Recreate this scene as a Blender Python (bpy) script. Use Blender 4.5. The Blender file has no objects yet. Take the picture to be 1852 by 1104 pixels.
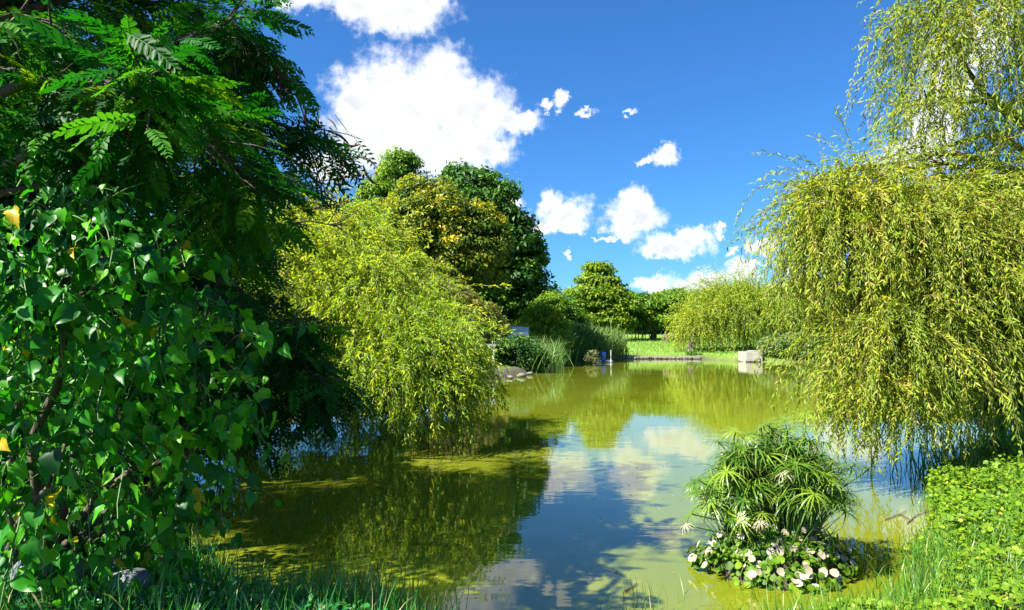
import bpy, math, random
import numpy as np
from mathutils import Matrix, Vector
rng = np.random.default_rng(7); random.seed(7)
scene = bpy.context.scene
col = scene.collection
R = math.radians

# ------------------------------------------------------------------ camera
F = 1235.0; CX, CY = 926.0, 552.0; PITCH = math.atan(68/F); CAMZ = 1.8
cam_d = bpy.data.cameras.new('camera'); cam = bpy.data.objects.new('camera', cam_d); col.objects.link(cam)
cam_d.sensor_width = 36; cam_d.lens = 24.0; cam_d.clip_end = 6000; cam_d.clip_start = 0.05
cam.location = (0, 0, CAMZ); cam.rotation_euler = (R(90) + PITCH, 0, 0)
scene.camera = cam
scene.view_settings.view_transform = 'Standard'; scene.view_settings.look = 'None'
scene.view_settings.exposure = 1.75; scene.view_settings.gamma = 1
scene.cycles.max_bounces = 6; scene.cycles.diffuse_bounces = 3; scene.cycles.glossy_bounces = 3
scene.cycles.transmission_bounces = 3; scene.cycles.transparent_max_bounces = 4
scene.cycles.caustics_reflective = False; scene.cycles.caustics_refractive = False
scene.cycles.use_denoising = True

def ray(px, py):
    a, c = (px - CX)/F, -(py - CY)/F
    return np.array([a, math.cos(PITCH) - c*math.sin(PITCH), c*math.cos(PITCH) + math.sin(PITCH)])
def P(px, py, D):
    "world point on the sight line of a photo pixel at depth D"
    r = ray(px, py); return np.array([0, 0, CAMZ]) + r*(D/r[1])

# ------------------------------------------------------------------ sun and sky
SUN_EL = R(48); SUN_AZ = R(-122)             # azimuth from +Y towards +X
to_sun = Vector((math.sin(SUN_AZ)*math.cos(SUN_EL), math.cos(SUN_AZ)*math.cos(SUN_EL), math.sin(SUN_EL)))
sd_ = bpy.data.lights.new('sun', 'SUN'); sd_.energy = 5.0; sd_.angle = R(0.5); sd_.color = (1, .95, .84)
sun = bpy.data.objects.new('sun', sd_); col.objects.link(sun); sun.location = (-30, -10, 40)
sun.rotation_euler = to_sun.to_track_quat('Z', 'Y').to_euler()

CLOUDS = [(720,190,105,75),(800,155,55,60),(690,250,95,60),(850,205,75,60),(790,262,120,52),(930,218,48,20),(650,185,45,55),(875,265,48,30),(775,292,95,26),
 (710,10,95,40),(540,-8,80,22),(650,10,50,22),(775,0,40,25),(600,300,60,22),
 (922,365,24,30),(948,395,26,14),(1025,385,42,30),(985,408,32,15),(1035,410,28,14),(1000,365,20,12),
 (1150,392,48,34),(1155,368,32,28),(1125,412,28,16),(1222,445,54,20),(1258,425,32,20),(1200,452,34,12),
 (1205,281,24,17),(1168,290,16,5),(1375,444,28,11),(1322,454,12,6),(1185,511,36,15),(1285,512,50,22),(1335,497,26,24),(1245,522,30,16),
 (1430,482,22,8),(1448,496,18,9),(1490,468,24,14),(1345,478,34,4),(1305,415,10,12),(1012,178,15,12),(1058,206,14,6),(1135,206,13,5),(985,188,12,7),
 (1030,457,6,5),(1720,130,50,80),(1690,240,50,70),(1640,290,45,34),(1600,298,24,18),(1775,80,50,50),(1500,440,20,22),(1560,440,30,25),(1100,430,14,3)]
def make_world():
    w = bpy.data.worlds.new('World'); scene.world = w; w.use_nodes = True
    nt = w.node_tree; nt.nodes.clear(); N = nt.nodes.new; L = nt.links.new
    def math_(op, a, b=None, c=None, clamp=False):
        n = N('ShaderNodeMath'); n.operation = op; n.use_clamp = clamp
        for i, v in enumerate((a, b, c)):
            if v is None: continue
            if isinstance(v, (int, float)): n.inputs[i].default_value = v
            else: L(v, n.inputs[i])
        return n.outputs[0]
    def vm(op, a, b=None, c=None):
        n = N('ShaderNodeVectorMath'); n.operation = op
        for i, v in enumerate((a, b, c)):
            if v is None: continue
            if isinstance(v, tuple): n.inputs[i].default_value = v
            else: L(v, n.inputs[i])
        return n.outputs['Value'] if op == 'LENGTH' else n.outputs[0]
    def sstep(v, lo, hi):
        n = N('ShaderNodeMapRange'); n.interpolation_type = 'SMOOTHSTEP'
        L(v, n.inputs[0]); n.inputs[1].default_value = lo; n.inputs[2].default_value = hi
        return n.outputs[0]
    def noise(vec, scale, detail, rough, out='Fac'):
        n = N('ShaderNodeTexNoise'); n.inputs['Scale'].default_value = scale; n.inputs['Detail'].default_value = detail
        n.inputs['Roughness'].default_value = rough; L(vec, n.inputs['Vector']); return n.outputs[out]
    sky = N('ShaderNodeTexSky'); sky.sky_type = 'NISHITA'; sky.sun_disc = False
    sky.sun_elevation = SUN_EL; sky.sun_rotation = SUN_AZ
    sky.altitude = 0; sky.air_density = 1.0; sky.dust_density = 0.8; sky.ozone_density = 2.0
    hs = N('ShaderNodeHueSaturation'); hs.inputs['Saturation'].default_value = 1.12; hs.inputs['Hue'].default_value = 0.5; L(sky.outputs[0], hs.inputs['Color'])
    tn = N('ShaderNodeMix'); tn.data_type = 'RGBA'; tn.blend_type = 'MULTIPLY'; tn.inputs[0].default_value = 1; L(hs.outputs[0], tn.inputs[6]); tn.inputs[7].default_value = (.38, .8, 1.22, 1)
    tc = N('ShaderNodeTexCoord'); d = vm('NORMALIZE', tc.outputs['Generated'])
    sx = N('ShaderNodeSeparateXYZ'); L(d, sx.inputs[0])
    az = math_('ARCTAN2', sx.outputs[0], sx.outputs[1]); el = math_('ARCSINE', sx.outputs[2])
    cb = N('ShaderNodeCombineXYZ'); L(az, cb.inputs[0]); L(el, cb.inputs[1])
    n1 = noise(d, 26, 3, .55, 'Color'); n2 = noise(d, 95, 5, .62, 'Color')
    p = vm('MULTIPLY_ADD', vm('SUBTRACT', n1, (.5,.5,.5)), (.042,.042,0), cb.outputs[0])
    p = vm('MULTIPLY_ADD', vm('SUBTRACT', n2, (.5,.5,.5)), (.03,.03,0), p)
    m = None
    for (px, py, rx, ry) in CLOUDS:
        r = ray(px, py); r /= np.linalg.norm(r)
        a, e = math.atan2(r[0], r[1]), math.asin(r[2])
        ca = math.cos(math.atan((px-CX)/F))
        sxr, syr = F/(rx*1.22*ca*ca), F/(ry*1.22*ca)
        ln = vm('LENGTH', vm('MULTIPLY_ADD', p, (sxr, syr, 0), (-a*sxr, -e*syr, 0)))
        m = ln if m is None else math_('SMOOTH_MIN', m, ln, 0.22)
    fb = noise(d, 55, 8, .6)
    field = math_('ADD', math_('SUBTRACT', 1.0, m), math_('MULTIPLY', math_('SUBTRACT', fb, .5), 1.0))
    alpha = sstep(field, -.16, .62)
    # the same kind of fair-weather cumulus over the rest of the sky
    g = noise(d, 4.2, 7, .55); ga = sstep(g, .56, .66)
    inside = math_('MULTIPLY', math_('MULTIPLY', sstep(az, -.84, -.74), math_('SUBTRACT', 1.0, sstep(az, .74, .84))), math_('SUBTRACT', 1.0, sstep(el, .5, .6)))
    alpha = math_('MAXIMUM', alpha, math_('MULTIPLY', ga, math_('SUBTRACT', 1.0, inside)))
    # cloud body: bright rims, faint grey hollows
    sh = math_('MULTIPLY', sstep(field, .15, .9), noise(d, 16, 5, .6))
    mixc = N('ShaderNodeMix'); mixc.data_type = 'RGBA'; L(sh, mixc.inputs[0])
    mixc.inputs[6].default_value = (7.8, 7.9, 8.1, 1); mixc.inputs[7].default_value = (3.5, 3.8, 4.3, 1)
    mx = N('ShaderNodeMix'); mx.data_type = 'RGBA'; L(alpha, mx.inputs[0]); L(tn.outputs[2], mx.inputs[6]); L(mixc.outputs[2], mx.inputs[7])
    bg = N('ShaderNodeBackground'); bg.inputs[1].default_value = 0.05; L(mx.outputs[2], bg.inputs[0])
    o = N('ShaderNodeOutputWorld'); L(bg.outputs[0], o.inputs[0])
make_world()

# ------------------------------------------------------------------ materials
def mat(name):
    m = bpy.data.materials.new(name); m.use_nodes = True
    nt = m.node_tree; b = nt.nodes['Principled BSDF']
    return m, nt, b
def ramp(nt, fac, stops):
    r = nt.nodes.new('ShaderNodeValToRGB'); e = r.color_ramp.elements
    while len(e) > 1: e.remove(e[-1])
    e[0].position = stops[0][0]; e[0].color = (*stops[0][1], 1)
    for p, c in stops[1:]:
        k = e.new(p); k.color = (*c, 1)
    nt.links.new(fac, r.inputs[0]); return r.outputs[0]
def leaf_mat(name, stops, transl=.38, rough=.5, spec=.3, tcol=None):
    m, nt, b = mat(name)
    at = nt.nodes.new('ShaderNodeAttribute'); at.attribute_name = 'tint'
    c = ramp(nt, at.outputs['Fac'], stops)
    nt.links.new(c, b.inputs['Base Color']); b.inputs['Roughness'].default_value = rough
    b.inputs['Specular IOR Level'].default_value = spec
    t = nt.nodes.new('ShaderNodeBsdfTranslucent')
    mc = nt.nodes.new('ShaderNodeMix'); mc.data_type = 'RGBA'; mc.blend_type = 'MULTIPLY'; mc.inputs[0].default_value = 1
    nt.links.new(c, mc.inputs[6]); mc.inputs[7].default_value = (*(tcol or (1.5, 1.5, .6)), 1)
    nt.links.new(mc.outputs[2], t.inputs[0])
    mx = nt.nodes.new('ShaderNodeMixShader'); mx.inputs[0].default_value = transl
    nt.links.new(b.outputs[0], mx.inputs[1]); nt.links.new(t.outputs[0], mx.inputs[2])
    nt.links.new(mx.outputs[0], nt.nodes['Material Output'].inputs[0])
    return m
def rough_mat(name, c0, c1, scale=8, rough=.85, bump=.4, detail=6, stretch=(1,1,1), metallic=0):
    m, nt, b = mat(name)
    tc = nt.nodes.new('ShaderNodeTexCoord'); mp = nt.nodes.new('ShaderNodeMapping'); mp.inputs['Scale'].default_value = stretch
    nt.links.new(tc.outputs['Object'], mp.inputs[0])
    n = nt.nodes.new('ShaderNodeTexNoise'); n.inputs['Scale'].default_value = scale; n.inputs['Detail'].default_value = detail
    nt.links.new(mp.outputs[0], n.inputs['Vector'])
    nt.links.new(ramp(nt, n.outputs[0], [(.3, c0), (.7, c1)]), b.inputs['Base Color'])
    bp = nt.nodes.new('ShaderNodeBump'); bp.inputs['Strength'].default_value = bump; bp.inputs['Distance'].default_value = .05
    nt.links.new(n.outputs[0], bp.inputs['Height']); nt.links.new(bp.outputs[0], b.inputs['Normal'])
    b.inputs['Roughness'].default_value = rough; b.inputs['Metallic'].default_value = metallic
    return m
M = {}
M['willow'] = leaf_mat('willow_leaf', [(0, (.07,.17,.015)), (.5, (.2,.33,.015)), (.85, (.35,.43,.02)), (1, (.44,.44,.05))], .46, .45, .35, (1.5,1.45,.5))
M['willow_r'] = leaf_mat('willow_leaf_yellowing', [(0, (.09,.17,.018)), (.45, (.21,.31,.02)), (.85, (.34,.39,.03)), (1, (.4,.34,.07))], .45, .45, .35, (1.4,1.35,.5))
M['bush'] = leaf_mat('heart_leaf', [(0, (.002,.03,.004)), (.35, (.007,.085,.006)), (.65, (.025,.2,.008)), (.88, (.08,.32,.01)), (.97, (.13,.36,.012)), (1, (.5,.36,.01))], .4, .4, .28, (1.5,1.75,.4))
M['frond'] = leaf_mat('pinnate_leaf', [(0, (.003,.035,.005)), (.5, (.01,.1,.008)), (.85, (.06,.2,.012)), (1, (.3,.3,.01))], .4, .5, .16, (1.6,1.8,.5))
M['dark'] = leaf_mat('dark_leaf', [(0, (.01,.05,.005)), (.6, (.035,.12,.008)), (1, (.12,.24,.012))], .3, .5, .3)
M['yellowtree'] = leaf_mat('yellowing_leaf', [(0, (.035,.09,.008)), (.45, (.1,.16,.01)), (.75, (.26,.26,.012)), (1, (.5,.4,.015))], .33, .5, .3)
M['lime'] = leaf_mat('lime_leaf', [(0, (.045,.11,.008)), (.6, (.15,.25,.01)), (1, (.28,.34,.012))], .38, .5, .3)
M['mid'] = leaf_mat('mid_leaf', [(0, (.03,.1,.008)), (.6, (.09,.2,.01)), (1, (.2,.3,.012))], .36, .5, .3)
M['olive'] = leaf_mat('olive_leaf', [(0, (.06,.075,.01)), (.6, (.16,.165,.03)), (1, (.3,.26,.05))], .33, .5, .3)
M['reed'] = leaf_mat('reed_leaf', [(0, (.03,.1,.02)), (.6, (.08,.18,.03)), (1, (.22,.27,.09))], .3, .5, .3)
M['sage'] = leaf_mat('sage_leaf', [(0, (.06,.12,.03)), (.6, (.12,.19,.045)), (.9, (.2,.24,.08)), (1, (.3,.22,.14))], .3, .5, .3)
M['papyrus'] = leaf_mat('papyrus_leaf', [(0, (.03,.1,.01)), (.5, (.1,.2,.015)), (.9, (.19,.28,.025)), (1, (.4,.3,.12))], .3, .38, .5, (1.4,1.5,.5))
M['pale'] = leaf_mat('bleached_leaf', [(0, (.3,.23,.13)), (1, (.44,.4,.31))], .2, .7, .2, (1,1,1))
M['penny'] = leaf_mat('pennywort_leaf', [(0, (.035,.095,.008)), (.5, (.11,.215,.01)), (.85, (.2,.3,.014)), (1, (.36,.35,.05))], .34, .5, .22, (1.4,1.5,.4))
M['grass'] = leaf_mat('grass_blade', [(0, (.025,.1,.015)), (.5, (.075,.2,.02)), (.9, (.15,.29,.025)), (1, (.34,.32,.13))], .36, .4, .45, (1.4,1.5,.5))
M['shade_grass'] = leaf_mat('shade_grass_blade', [(0, (.008,.09,.025)), (.6, (.03,.2,.04)), (.95, (.1,.3,.04)), (1, (.4,.38,.16))], .34, .32, .6, (1.4,1.6,.5))  # bluer copy of the grass, tint of the bank shade put into it
M['bark'] = rough_mat('bark', (.035,.026,.02), (.11,.085,.06), 14, .9, .8, 8, (1,1,.25))
M['palebark'] = rough_mat('pale_bark', (.1,.08,.06), (.24,.2,.16), 14, .9, .8, 8, (1,1,.25))
M['twig'] = rough_mat('twig', (.09,.11,.02), (.18,.19,.04), 20, .7, .2)
M['redtwig'] = rough_mat('young_twig', (.14,.12,.02), (.22,.2,.04), 20, .6, .2)
M['stem'] = rough_mat('green_stem', (.03,.09,.012), (.08,.15,.03), 20, .5, .1)
M['pod'] = rough_mat('pod', (.03,.015,.01), (.08,.04,.025), 25, .6, .3)
M['stone'] = rough_mat('stone', (.07,.08,.095), (.2,.22,.25), 5, .8, .9, 10)  # bluish cast of the shade is mixed into the stone colour
M['shorestone'] = rough_mat('shore_stone', (.06,.055,.045), (.2,.185,.15), 2.5, .9, .9, 8)
M['concrete'] = rough_mat('concrete', (.27,.25,.21), (.4,.37,.32), 3, .9, .3, 8)
M['rust'] = rough_mat('dark_metal', (.03,.03,.03), (.07,.06,.055), 6, .7, .3)
M['panelblue'] = rough_mat('shade_blue_sheet', (.2,.28,.46), (.36,.43,.58), 1.4, .55, .15, 8, (3,3,.4))  # blue of the shaded face painted into the sheet
M['whitepaint'] = rough_mat('white_paint', (.6,.6,.56), (.78,.77,.74), 3, .6, .1)
M['bluepaint'] = rough_mat('blue_drum', (.012,.06,.4), (.03,.12,.55), 3, .4, .1)
M['redpaint'] = rough_mat('red_paint', (.5,.04,.02), (.65,.08,.04), 3, .5, .1)
M['hole'] = rough_mat('dark_opening', (.01,.01,.01), (.03,.03,.03), 5, .8, .1)  # flat black standing in for the darkness inside openings
M['wood'] = rough_mat('weathered_wood', (.05,.04,.03), (.13,.1,.075), 8, .9, .4, 6, (1,1,.2))
M['grey_roof'] = rough_mat('roof_sheet', (.15,.17,.19), (.26,.28,.3), 3, .6, .2)

def ground_mat():
    m, nt, b = mat('ground'); N = nt.nodes.new; L = nt.links.new
    tc = N('ShaderNodeTexCoord')
    n = N('ShaderNodeTexNoise'); n.inputs['Scale'].default_value = .5; n.inputs['Detail'].default_value = 10; n.inputs['Roughness'].default_value = .7
    L(tc.outputs['Object'], n.inputs['Vector'])
    g = ramp(nt, n.outputs[0], [(.3, (.06,.14,.008)), (.55, (.13,.23,.012)), (.75, (.22,.28,.03))])
    n2 = N('ShaderNodeTexNoise'); n2.inputs['Scale'].default_value = 9; n2.inputs['Detail'].default_value = 8
    L(tc.outputs['Object'], n2.inputs['Vector'])
    s = ramp(nt, n2.outputs[0], [(.3, (.03,.024,.014)), (.7, (.09,.072,.045))])
    at = N('ShaderNodeAttribute'); at.attribute_name = 'lawn'
    mx = N('ShaderNodeMix'); mx.data_type = 'RGBA'; L(at.outputs['Fac'], mx.inputs[0]); L(s, mx.inputs[6]); L(g, mx.inputs[7])
    L(mx.outputs[2], b.inputs['Base Color']); b.inputs['Roughness'].default_value = .95
    bp = N('ShaderNodeBump'); bp.inputs['Strength'].default_value = .6; L(n2.outputs[0], bp.inputs['Height']); L(bp.outputs[0], b.inputs['Normal'])
    return m
def water_mat():
    m, nt, b = mat('pond_water'); N = nt.nodes.new; L = nt.links.new
    tc = N('ShaderNodeTexCoord')
    def nz(scale, sc, detail):
        mp = N('ShaderNodeMapping'); mp.inputs['Scale'].default_value = sc; L(tc.outputs['Object'], mp.inputs[0])
        n = N('ShaderNodeTexNoise'); n.inputs['Scale'].default_value = scale; n.inputs['Detail'].default_value = detail; L(mp.outputs[0], n.inputs['Vector']); return n.outputs[0]
    a = nz(1.6, (.55,1.5,1), 3); c = nz(9, (.6,1.4,1), 2)
    ad = N('ShaderNodeMath'); ad.operation = 'MULTIPLY_ADD'; L(c, ad.inputs[0]); ad.inputs[1].default_value = .12; L(a, ad.inputs[2])
    # calmer and rougher patches
    pt = nz(.22, (1,1,1), 2)
    mr = N('ShaderNodeMapRange'); L(pt, mr.inputs[0]); mr.inputs[1].default_value = .35; mr.inputs[2].default_value = .7; mr.inputs[3].default_value = .015; mr.inputs[4].default_value = .06
    bp = N('ShaderNodeBump'); bp.inputs['Distance'].default_value = .06; L(mr.outputs[0], bp.inputs['Strength']); L(ad.outputs[0], bp.inputs['Height'])
    L(bp.outputs[0], b.inputs['Normal'])
    mu = nz(.35, (1,1,1), 4)
    L(ramp(nt, mu, [(.3, (.115,.145,.005)), (.7, (.155,.175,.014))]), b.inputs['Base Color'])
    b.inputs['Roughness'].default_value = .015; b.inputs['IOR'].default_value = 1.55
    return m
M['ground'] = ground_mat(); M['water'] = water_mat()

# ------------------------------------------------------------------ mesh helpers
def nrm(v): return v/np.maximum(np.linalg.norm(v, axis=-1, keepdims=True), 1e-9)
class MB:
    def __init__(s): s.v = []; s.f = {}; s.n = 0; s.t = {}; s.lawn = None
    def add(s, v, f, tint=.5):
        v = np.asarray(v, float).reshape(-1, 3); f = np.asarray(f, int)
        k = f.shape[1]; s.f.setdefault(k, []).append(f + s.n); s.v.append(v); s.n += len(v)
        t = np.broadcast_to(np.asarray(tint, float), (len(f),)); s.t.setdefault(k, []).append(t)
    def inst(s, tv, tf, O, X, N, S, tint, W=None):
        "copies of template (tv, tf): X axis along leaf, N approx normal, S length scale, W width scale"
        n = len(O)
        if n == 0: return
        X = nrm(X); Y = nrm(np.cross(N, X)); Z = np.cross(X, Y)
        S = np.broadcast_to(np.asarray(S, float), (n,))[:, None, None]
        W_ = S if W is None else np.broadcast_to(np.asarray(W, float), (n,))[:, None, None]
        tv = np.asarray(tv, float)
        v = O[:, None] + S*tv[None, :, 0:1]*X[:, None] + W_*tv[None, :, 1:2]*Y[:, None] + S*tv[None, :, 2:3]*Z[:, None]
        k = len(tv); tint = np.broadcast_to(np.asarray(tint, float), (n,))
        for tfk in (tf if isinstance(tf, list) else [tf]):
            tfk = np.asarray(tfk, int)
            f = (tfk[None] + (np.arange(n)*k)[:, None, None]).reshape(-1, tfk.shape[1])
            s.f.setdefault(tfk.shape[1], []).append(f + s.n); s.t.setdefault(tfk.shape[1], []).append(np.repeat(tint, len(tfk)))
        s.v.append(v.reshape(-1, 3)); s.n += n*k
    def tube(s, pts, rad, k=6, tint=.5):
        pts = np.asarray(pts, float); n = len(pts); rad = np.broadcast_to(np.asarray(rad, float), (n,))
        d = nrm(np.gradient(pts, axis=0)); up = np.array([.31, .17, .93]); 
        if abs(d.mean(0) @ up) > .9: up = np.array([.95, .2, .1])
        a = nrm(np.cross(d, up)); b = np.cross(d, a)
        th = np.arange(k)*2*math.pi/k
        v = pts[:, None] + rad[:, None, None]*(np.cos(th)[None, :, None]*a[:, None] + np.sin(th)[None, :, None]*b[:, None])
        i = np.arange(n-1)[:, None]*k; j = np.arange(k)[None]; j2 = (j+1) % k
        f = np.stack([i+j, i+j2, i+k+j2, i+k+j], -1).reshape(-1, 4)
        s.add(v, f, tint)
        if k >= 5:
            s.add(v[-1], np.arange(k)[None], tint); s.add(v[0], np.arange(k)[None, ::-1], tint)
    def box(s, c, size, rz=0, bevel=0, tint=.5):
        x, y, z = np.asarray(size)/2
        v = np.array([[a*x, b*y, e*z] for e in (-1, 1) for b in (-1, 1) for a in (-1, 1)])
        q = np.array([[0,2,3,1],[4,5,7,6],[0,1,5,4],[2,6,7,3],[0,4,6,2],[1,3,7,5]])
        cs, sn = math.cos(rz), math.sin(rz); v = np.c_[v[:,0]*cs - v[:,1]*sn, v[:,0]*sn + v[:,1]*cs, v[:,2]] + np.asarray(c)
        s.add(v, q, tint)
    def build(s, name, m, parent=None, base=None, smooth=False):
        me = bpy.data.meshes.new(name)
        if s.n:
            v = np.concatenate(s.v)
            if base is not None: v = v - np.asarray(base)
            ks = sorted(s.f); loops = np.concatenate([np.concatenate(s.f[k]).ravel() for k in ks])
            cnt = np.concatenate([np.full(sum(len(x) for x in s.f[k]), k) for k in ks])
            st = np.concatenate([[0], np.cumsum(cnt)[:-1]])
            tint = np.concatenate([np.concatenate(s.t[k]) for k in ks])
            me.vertices.add(len(v)); me.vertices.foreach_set('co', v.astype(np.float32).ravel())
            me.loops.add(len(loops)); me.loops.foreach_set('vertex_index', loops.astype(np.int32))
            me.polygons.add(len(cnt)); me.polygons.foreach_set('loop_start', st.astype(np.int32)); me.polygons.foreach_set('loop_total', cnt.astype(np.int32))
            a = me.attributes.new('tint', 'FLOAT', 'FACE'); a.data.foreach_set('value', tint.astype(np.float32))
            me.update(calc_edges=True)
            if smooth: me.polygons.foreach_set('use_smooth', np.ones(len(cnt), bool))
        me.materials.append(M[m] if isinstance(m, str) else m)
        o = bpy.data.objects.new(name, me); col.objects.link(o)
        if parent is not None: o.parent = parent
        elif base is not None: o.location = base
        return o
def tag(o, label=None, cat=None, group=None, kind=None):
    if label: o['label'] = label
    if cat: o['category'] = cat
    if group: o['group'] = group
    if kind: o['kind'] = kind
    return o
def thing(name, label, cat, base, group=None):
    o = bpy.data.objects.new(name, None); col.objects.link(o); o.location = base; o.empty_display_size = .2
    return tag(o, label, cat, group)
def place(name, mesh, parent, base, O, X, N, S, wide=1.0):
    "one shared-mesh part of a thing"
    X = nrm(np.asarray(X, float)); Y = nrm(np.cross(N, X)); Z = np.cross(X, Y)
    o = bpy.data.objects.new(name, mesh); col.objects.link(o); o.parent = parent
    m = np.eye(4); m[:3, 0] = X*S; m[:3, 1] = Y*S*wide; m[:3, 2] = Z*S; m[:3, 3] = np.asarray(O) - np.asarray(base)
    o.matrix_basis = Matrix(m.tolist()); return o
def rdir(n): return nrm(rng.normal(size=(n, 3)))
def smooth01(x, a, b):
    t = np.clip((x-a)/(b-a), 0, 1); return t*t*(3-2*t)

# leaf templates (x along leaf, y across, z normal)
T_DIA = (np.array([[0,0,0],[.45,-.5,.12],[1,0,-.1],[.45,.5,.12]]), np.array([[0,1,2],[0,2,3]]))
T_LEAF = (np.array([[0,0,0],[.3,-.5,.1],[.72,-.34,.02],[1,0,-.14],[.72,.34,.02],[.3,.5,.1],[.5,0,-.03]]),
          np.array([[0,1,6],[1,2,6],[2,3,6],[3,4,6],[4,5,6],[5,0,6]]))
def heart_template(lobed=0):
    half = [(-.02,.0),(-.08,.16),(-.02,.33),(.14,.42),(.36,.4),(.58,.29),(.8,.12),(1.0,0)]
    if lobed: half = [(-.03,0),(-.07,.2),(.03,.38),(.2,.45),(.33,.29),(.5,.36),(.68,.22),(.82,.08),(1.0,0)]
    mid = [(0,0),(.3,0),(.6,0)]
    def z(x, y): return .4*abs(y) - .36*max(x,0)**2 + .05*math.sin(9*x+5*y)
    right = [(x, -y) for x, y in half]; v = []; 
    for x, y in mid: v.append((x, y, z(x, y)))
    nr = len(v)
    for x, y in right[1:]: v.append((x, y, z(x, y)))
    nl = len(v)
    for x, y in half[1:-1]: v.append((x, y, z(x, y)))
    k = len(half)-1; f = []
    rI = [nr+i for i in range(k)]; lI = [nl+i for i in range(k-1)] + [rI[-1]]
    for side, I in ((0, rI), (1, lI)):
        for i in range(k-1):
            m0 = 0 if i < k*.35 else (1 if i < k*.62 else 2)
            f.append((m0, I[i], I[i+1]) if side == 0 else (m0, I[i+1], I[i]))
        for a, b in ((0, 1), (1, 2)):
            j = next(i for i in range(k-1) if (0 if i < k*.35 else (1 if i < k*.62 else 2)) == b)
            f.append((a, I[j], b) if side == 0 else (b, I[j], a))
    return np.array(v, float), np.array(f)
T_HEART = heart_template(0); T_LOBED = heart_template(1)
def round_template(k=8, cup=.12):
    th = np.arange(k)*2*math.pi/k + .2
    r = .5*(1 + .08*np.cos(3*th))
    v = np.vstack([[0,0,0], np.c_[r*np.cos(th), r*np.sin(th), cup*(1+.3*np.sin(2*th))]])
    return v, np.array([[0, 1+i, 1+(i+1) % k] for i in range(k)])
T_ROUND = round_template()
_t6 = np.arange(6)*math.pi/3; T_ROUND6 = (np.c_[.52*np.cos(_t6), .5*np.sin(_t6), .1*np.cos(2*_t6)], np.array([[0,1,2,3],[0,3,4,5]]))
def blade_template(seg=4, droop=.6, w=1):
    x = np.linspace(0, 1, seg+1); v = []; f = []
    for i, t in enumerate(x):
        ang = droop*t*1.3; px = math.sin(ang)/max(droop*1.3, .01) if droop > .01 else t; pz = -(1-math.cos(ang))/max(droop*1.3, .01)
        hw = w*.5*(1-.97*t**1.6)*(.6+.4*min(1, t*4))
        v += [(px, -hw, pz+hw*.0), (px, hw, pz)]
    for i in range(seg): f.append((2*i, 2*i+2, 2*i+3, 2*i+1))
    return np.array(v, float), np.array(f)
def frond_template(pairs=12, seed=0, fine=True, pair_ang=58):
    r = random.Random(seed); v = []; f = []
    def curve(t): return np.array([t*(1-.06*t*t), .06*math.sin(2.2*t+seed), -.2*t*t])
    n = 5
    for i in range(n+1):
        c = curve(i/n*.99); w = .006*(1-.6*i/n); v += [c+[0,-w,0], c+[0,w,0]]
    for i in range(n): f += [(2*i, 2*i+2, 2*i+3), (2*i, 2*i+3, 2*i+1)]
    for p in range(pairs):
        t = .14 + .84*p/(pairs-1); c = curve(t); L = .19*(1-.35*abs(t-.5)*2)*(1-.25*(t > .85))
        for s in (-1, 1):
            if r.random() < .05: continue
            a = R(pair_ang + r.uniform(-9, 9) - 22*t); dx = np.array([math.cos(a), s*math.sin(a), r.uniform(-.35,-.02)]); dx /= np.linalg.norm(dx)
            dy = np.cross([0,0,1], dx); dy /= np.linalg.norm(dy); dz = np.cross(dx, dy)
            tv = [(0,0,0),(.3,-.19,.05),(.75,-.17,0),(1,0,-.08),(.75,.17,0),(.3,.19,.05)] if fine else [(0,0,0),(.5,-.2,.04),(1,0,-.05),(.5,.2,.04)]
            b = len(v); v += [c + L*(x*dx + y*dy + z*dz) for x, y, z in tv]
            f += [(b,b+1,b+2),(b,b+2,b+3),(b,b+3,b+4),(b,b+4,b+5)] if fine else [(b,b+1,b+2),(b,b+2,b+3)]
    return np.array(v), np.array(f)
def mesh_of(name, tv, tf, m, tint):
    mb = MB(); mb.add(tv, tf, tint); o = mb.build(name, m); me = o.data; bpy.data.objects.remove(o); return me

# ------------------------------------------------------------------ pond outline and ground
POND = np.array([(-.35,4.05),(-1.05,4.42),(-1.9,4.72),(-2.5,5.4),(-3.3,6.7),(-4.6,8.5),(-6,11),(-6,14.5),(-4.6,18),(-3.6,24),(-2.2,30),(-.3,34),(1.0,40),(2.0,50),(3.0,58),(7,65),(11,73.5),(15,75),
  (20.5,74.5),(21.5,64.5),(25.5,62.5),(33,58.5),(45,52),(50,40),(40,28),(25,20),(15,15.2),(9.7,12.9),(7.8,11.2),(6.3,9.8),(5.1,8.3),(4.5,7.2),(4.25,6.5),(3.65,6.05),(3.2,5.6),(2.85,4.95),(2.35,4.45),(1.7,4.2),(.9,4.05)])
def pond_sd(xy):
    "signed distance to the shoreline, positive on land"
    A = POND; B = np.roll(POND, -1, 0); best = np.full(len(xy), 1e9); inside = np.zeros(len(xy), bool)
    for a, b in zip(A, B):
        ab = b-a; t = np.clip(((xy-a) @ ab)/(ab @ ab), 0, 1); best = np.minimum(best, np.linalg.norm(xy - a - t[:, None]*ab, axis=1))
        c = (a[1] > xy[:, 1]) != (b[1] > xy[:, 1])
        with np.errstate(divide='ignore', invalid='ignore'):
            xi = (b[0]-a[0])*(xy[:, 1]-a[1])/(b[1]-a[1]) + a[0]
        inside ^= c & (xy[:, 0] < xi)
    return np.where(inside, -best, best)
def wob(x, y): return .5*np.sin(x*1.7+1.3*np.sin(y*.9)) + .5*np.sin(y*2.1+1.1*np.sin(x*1.3))
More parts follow.
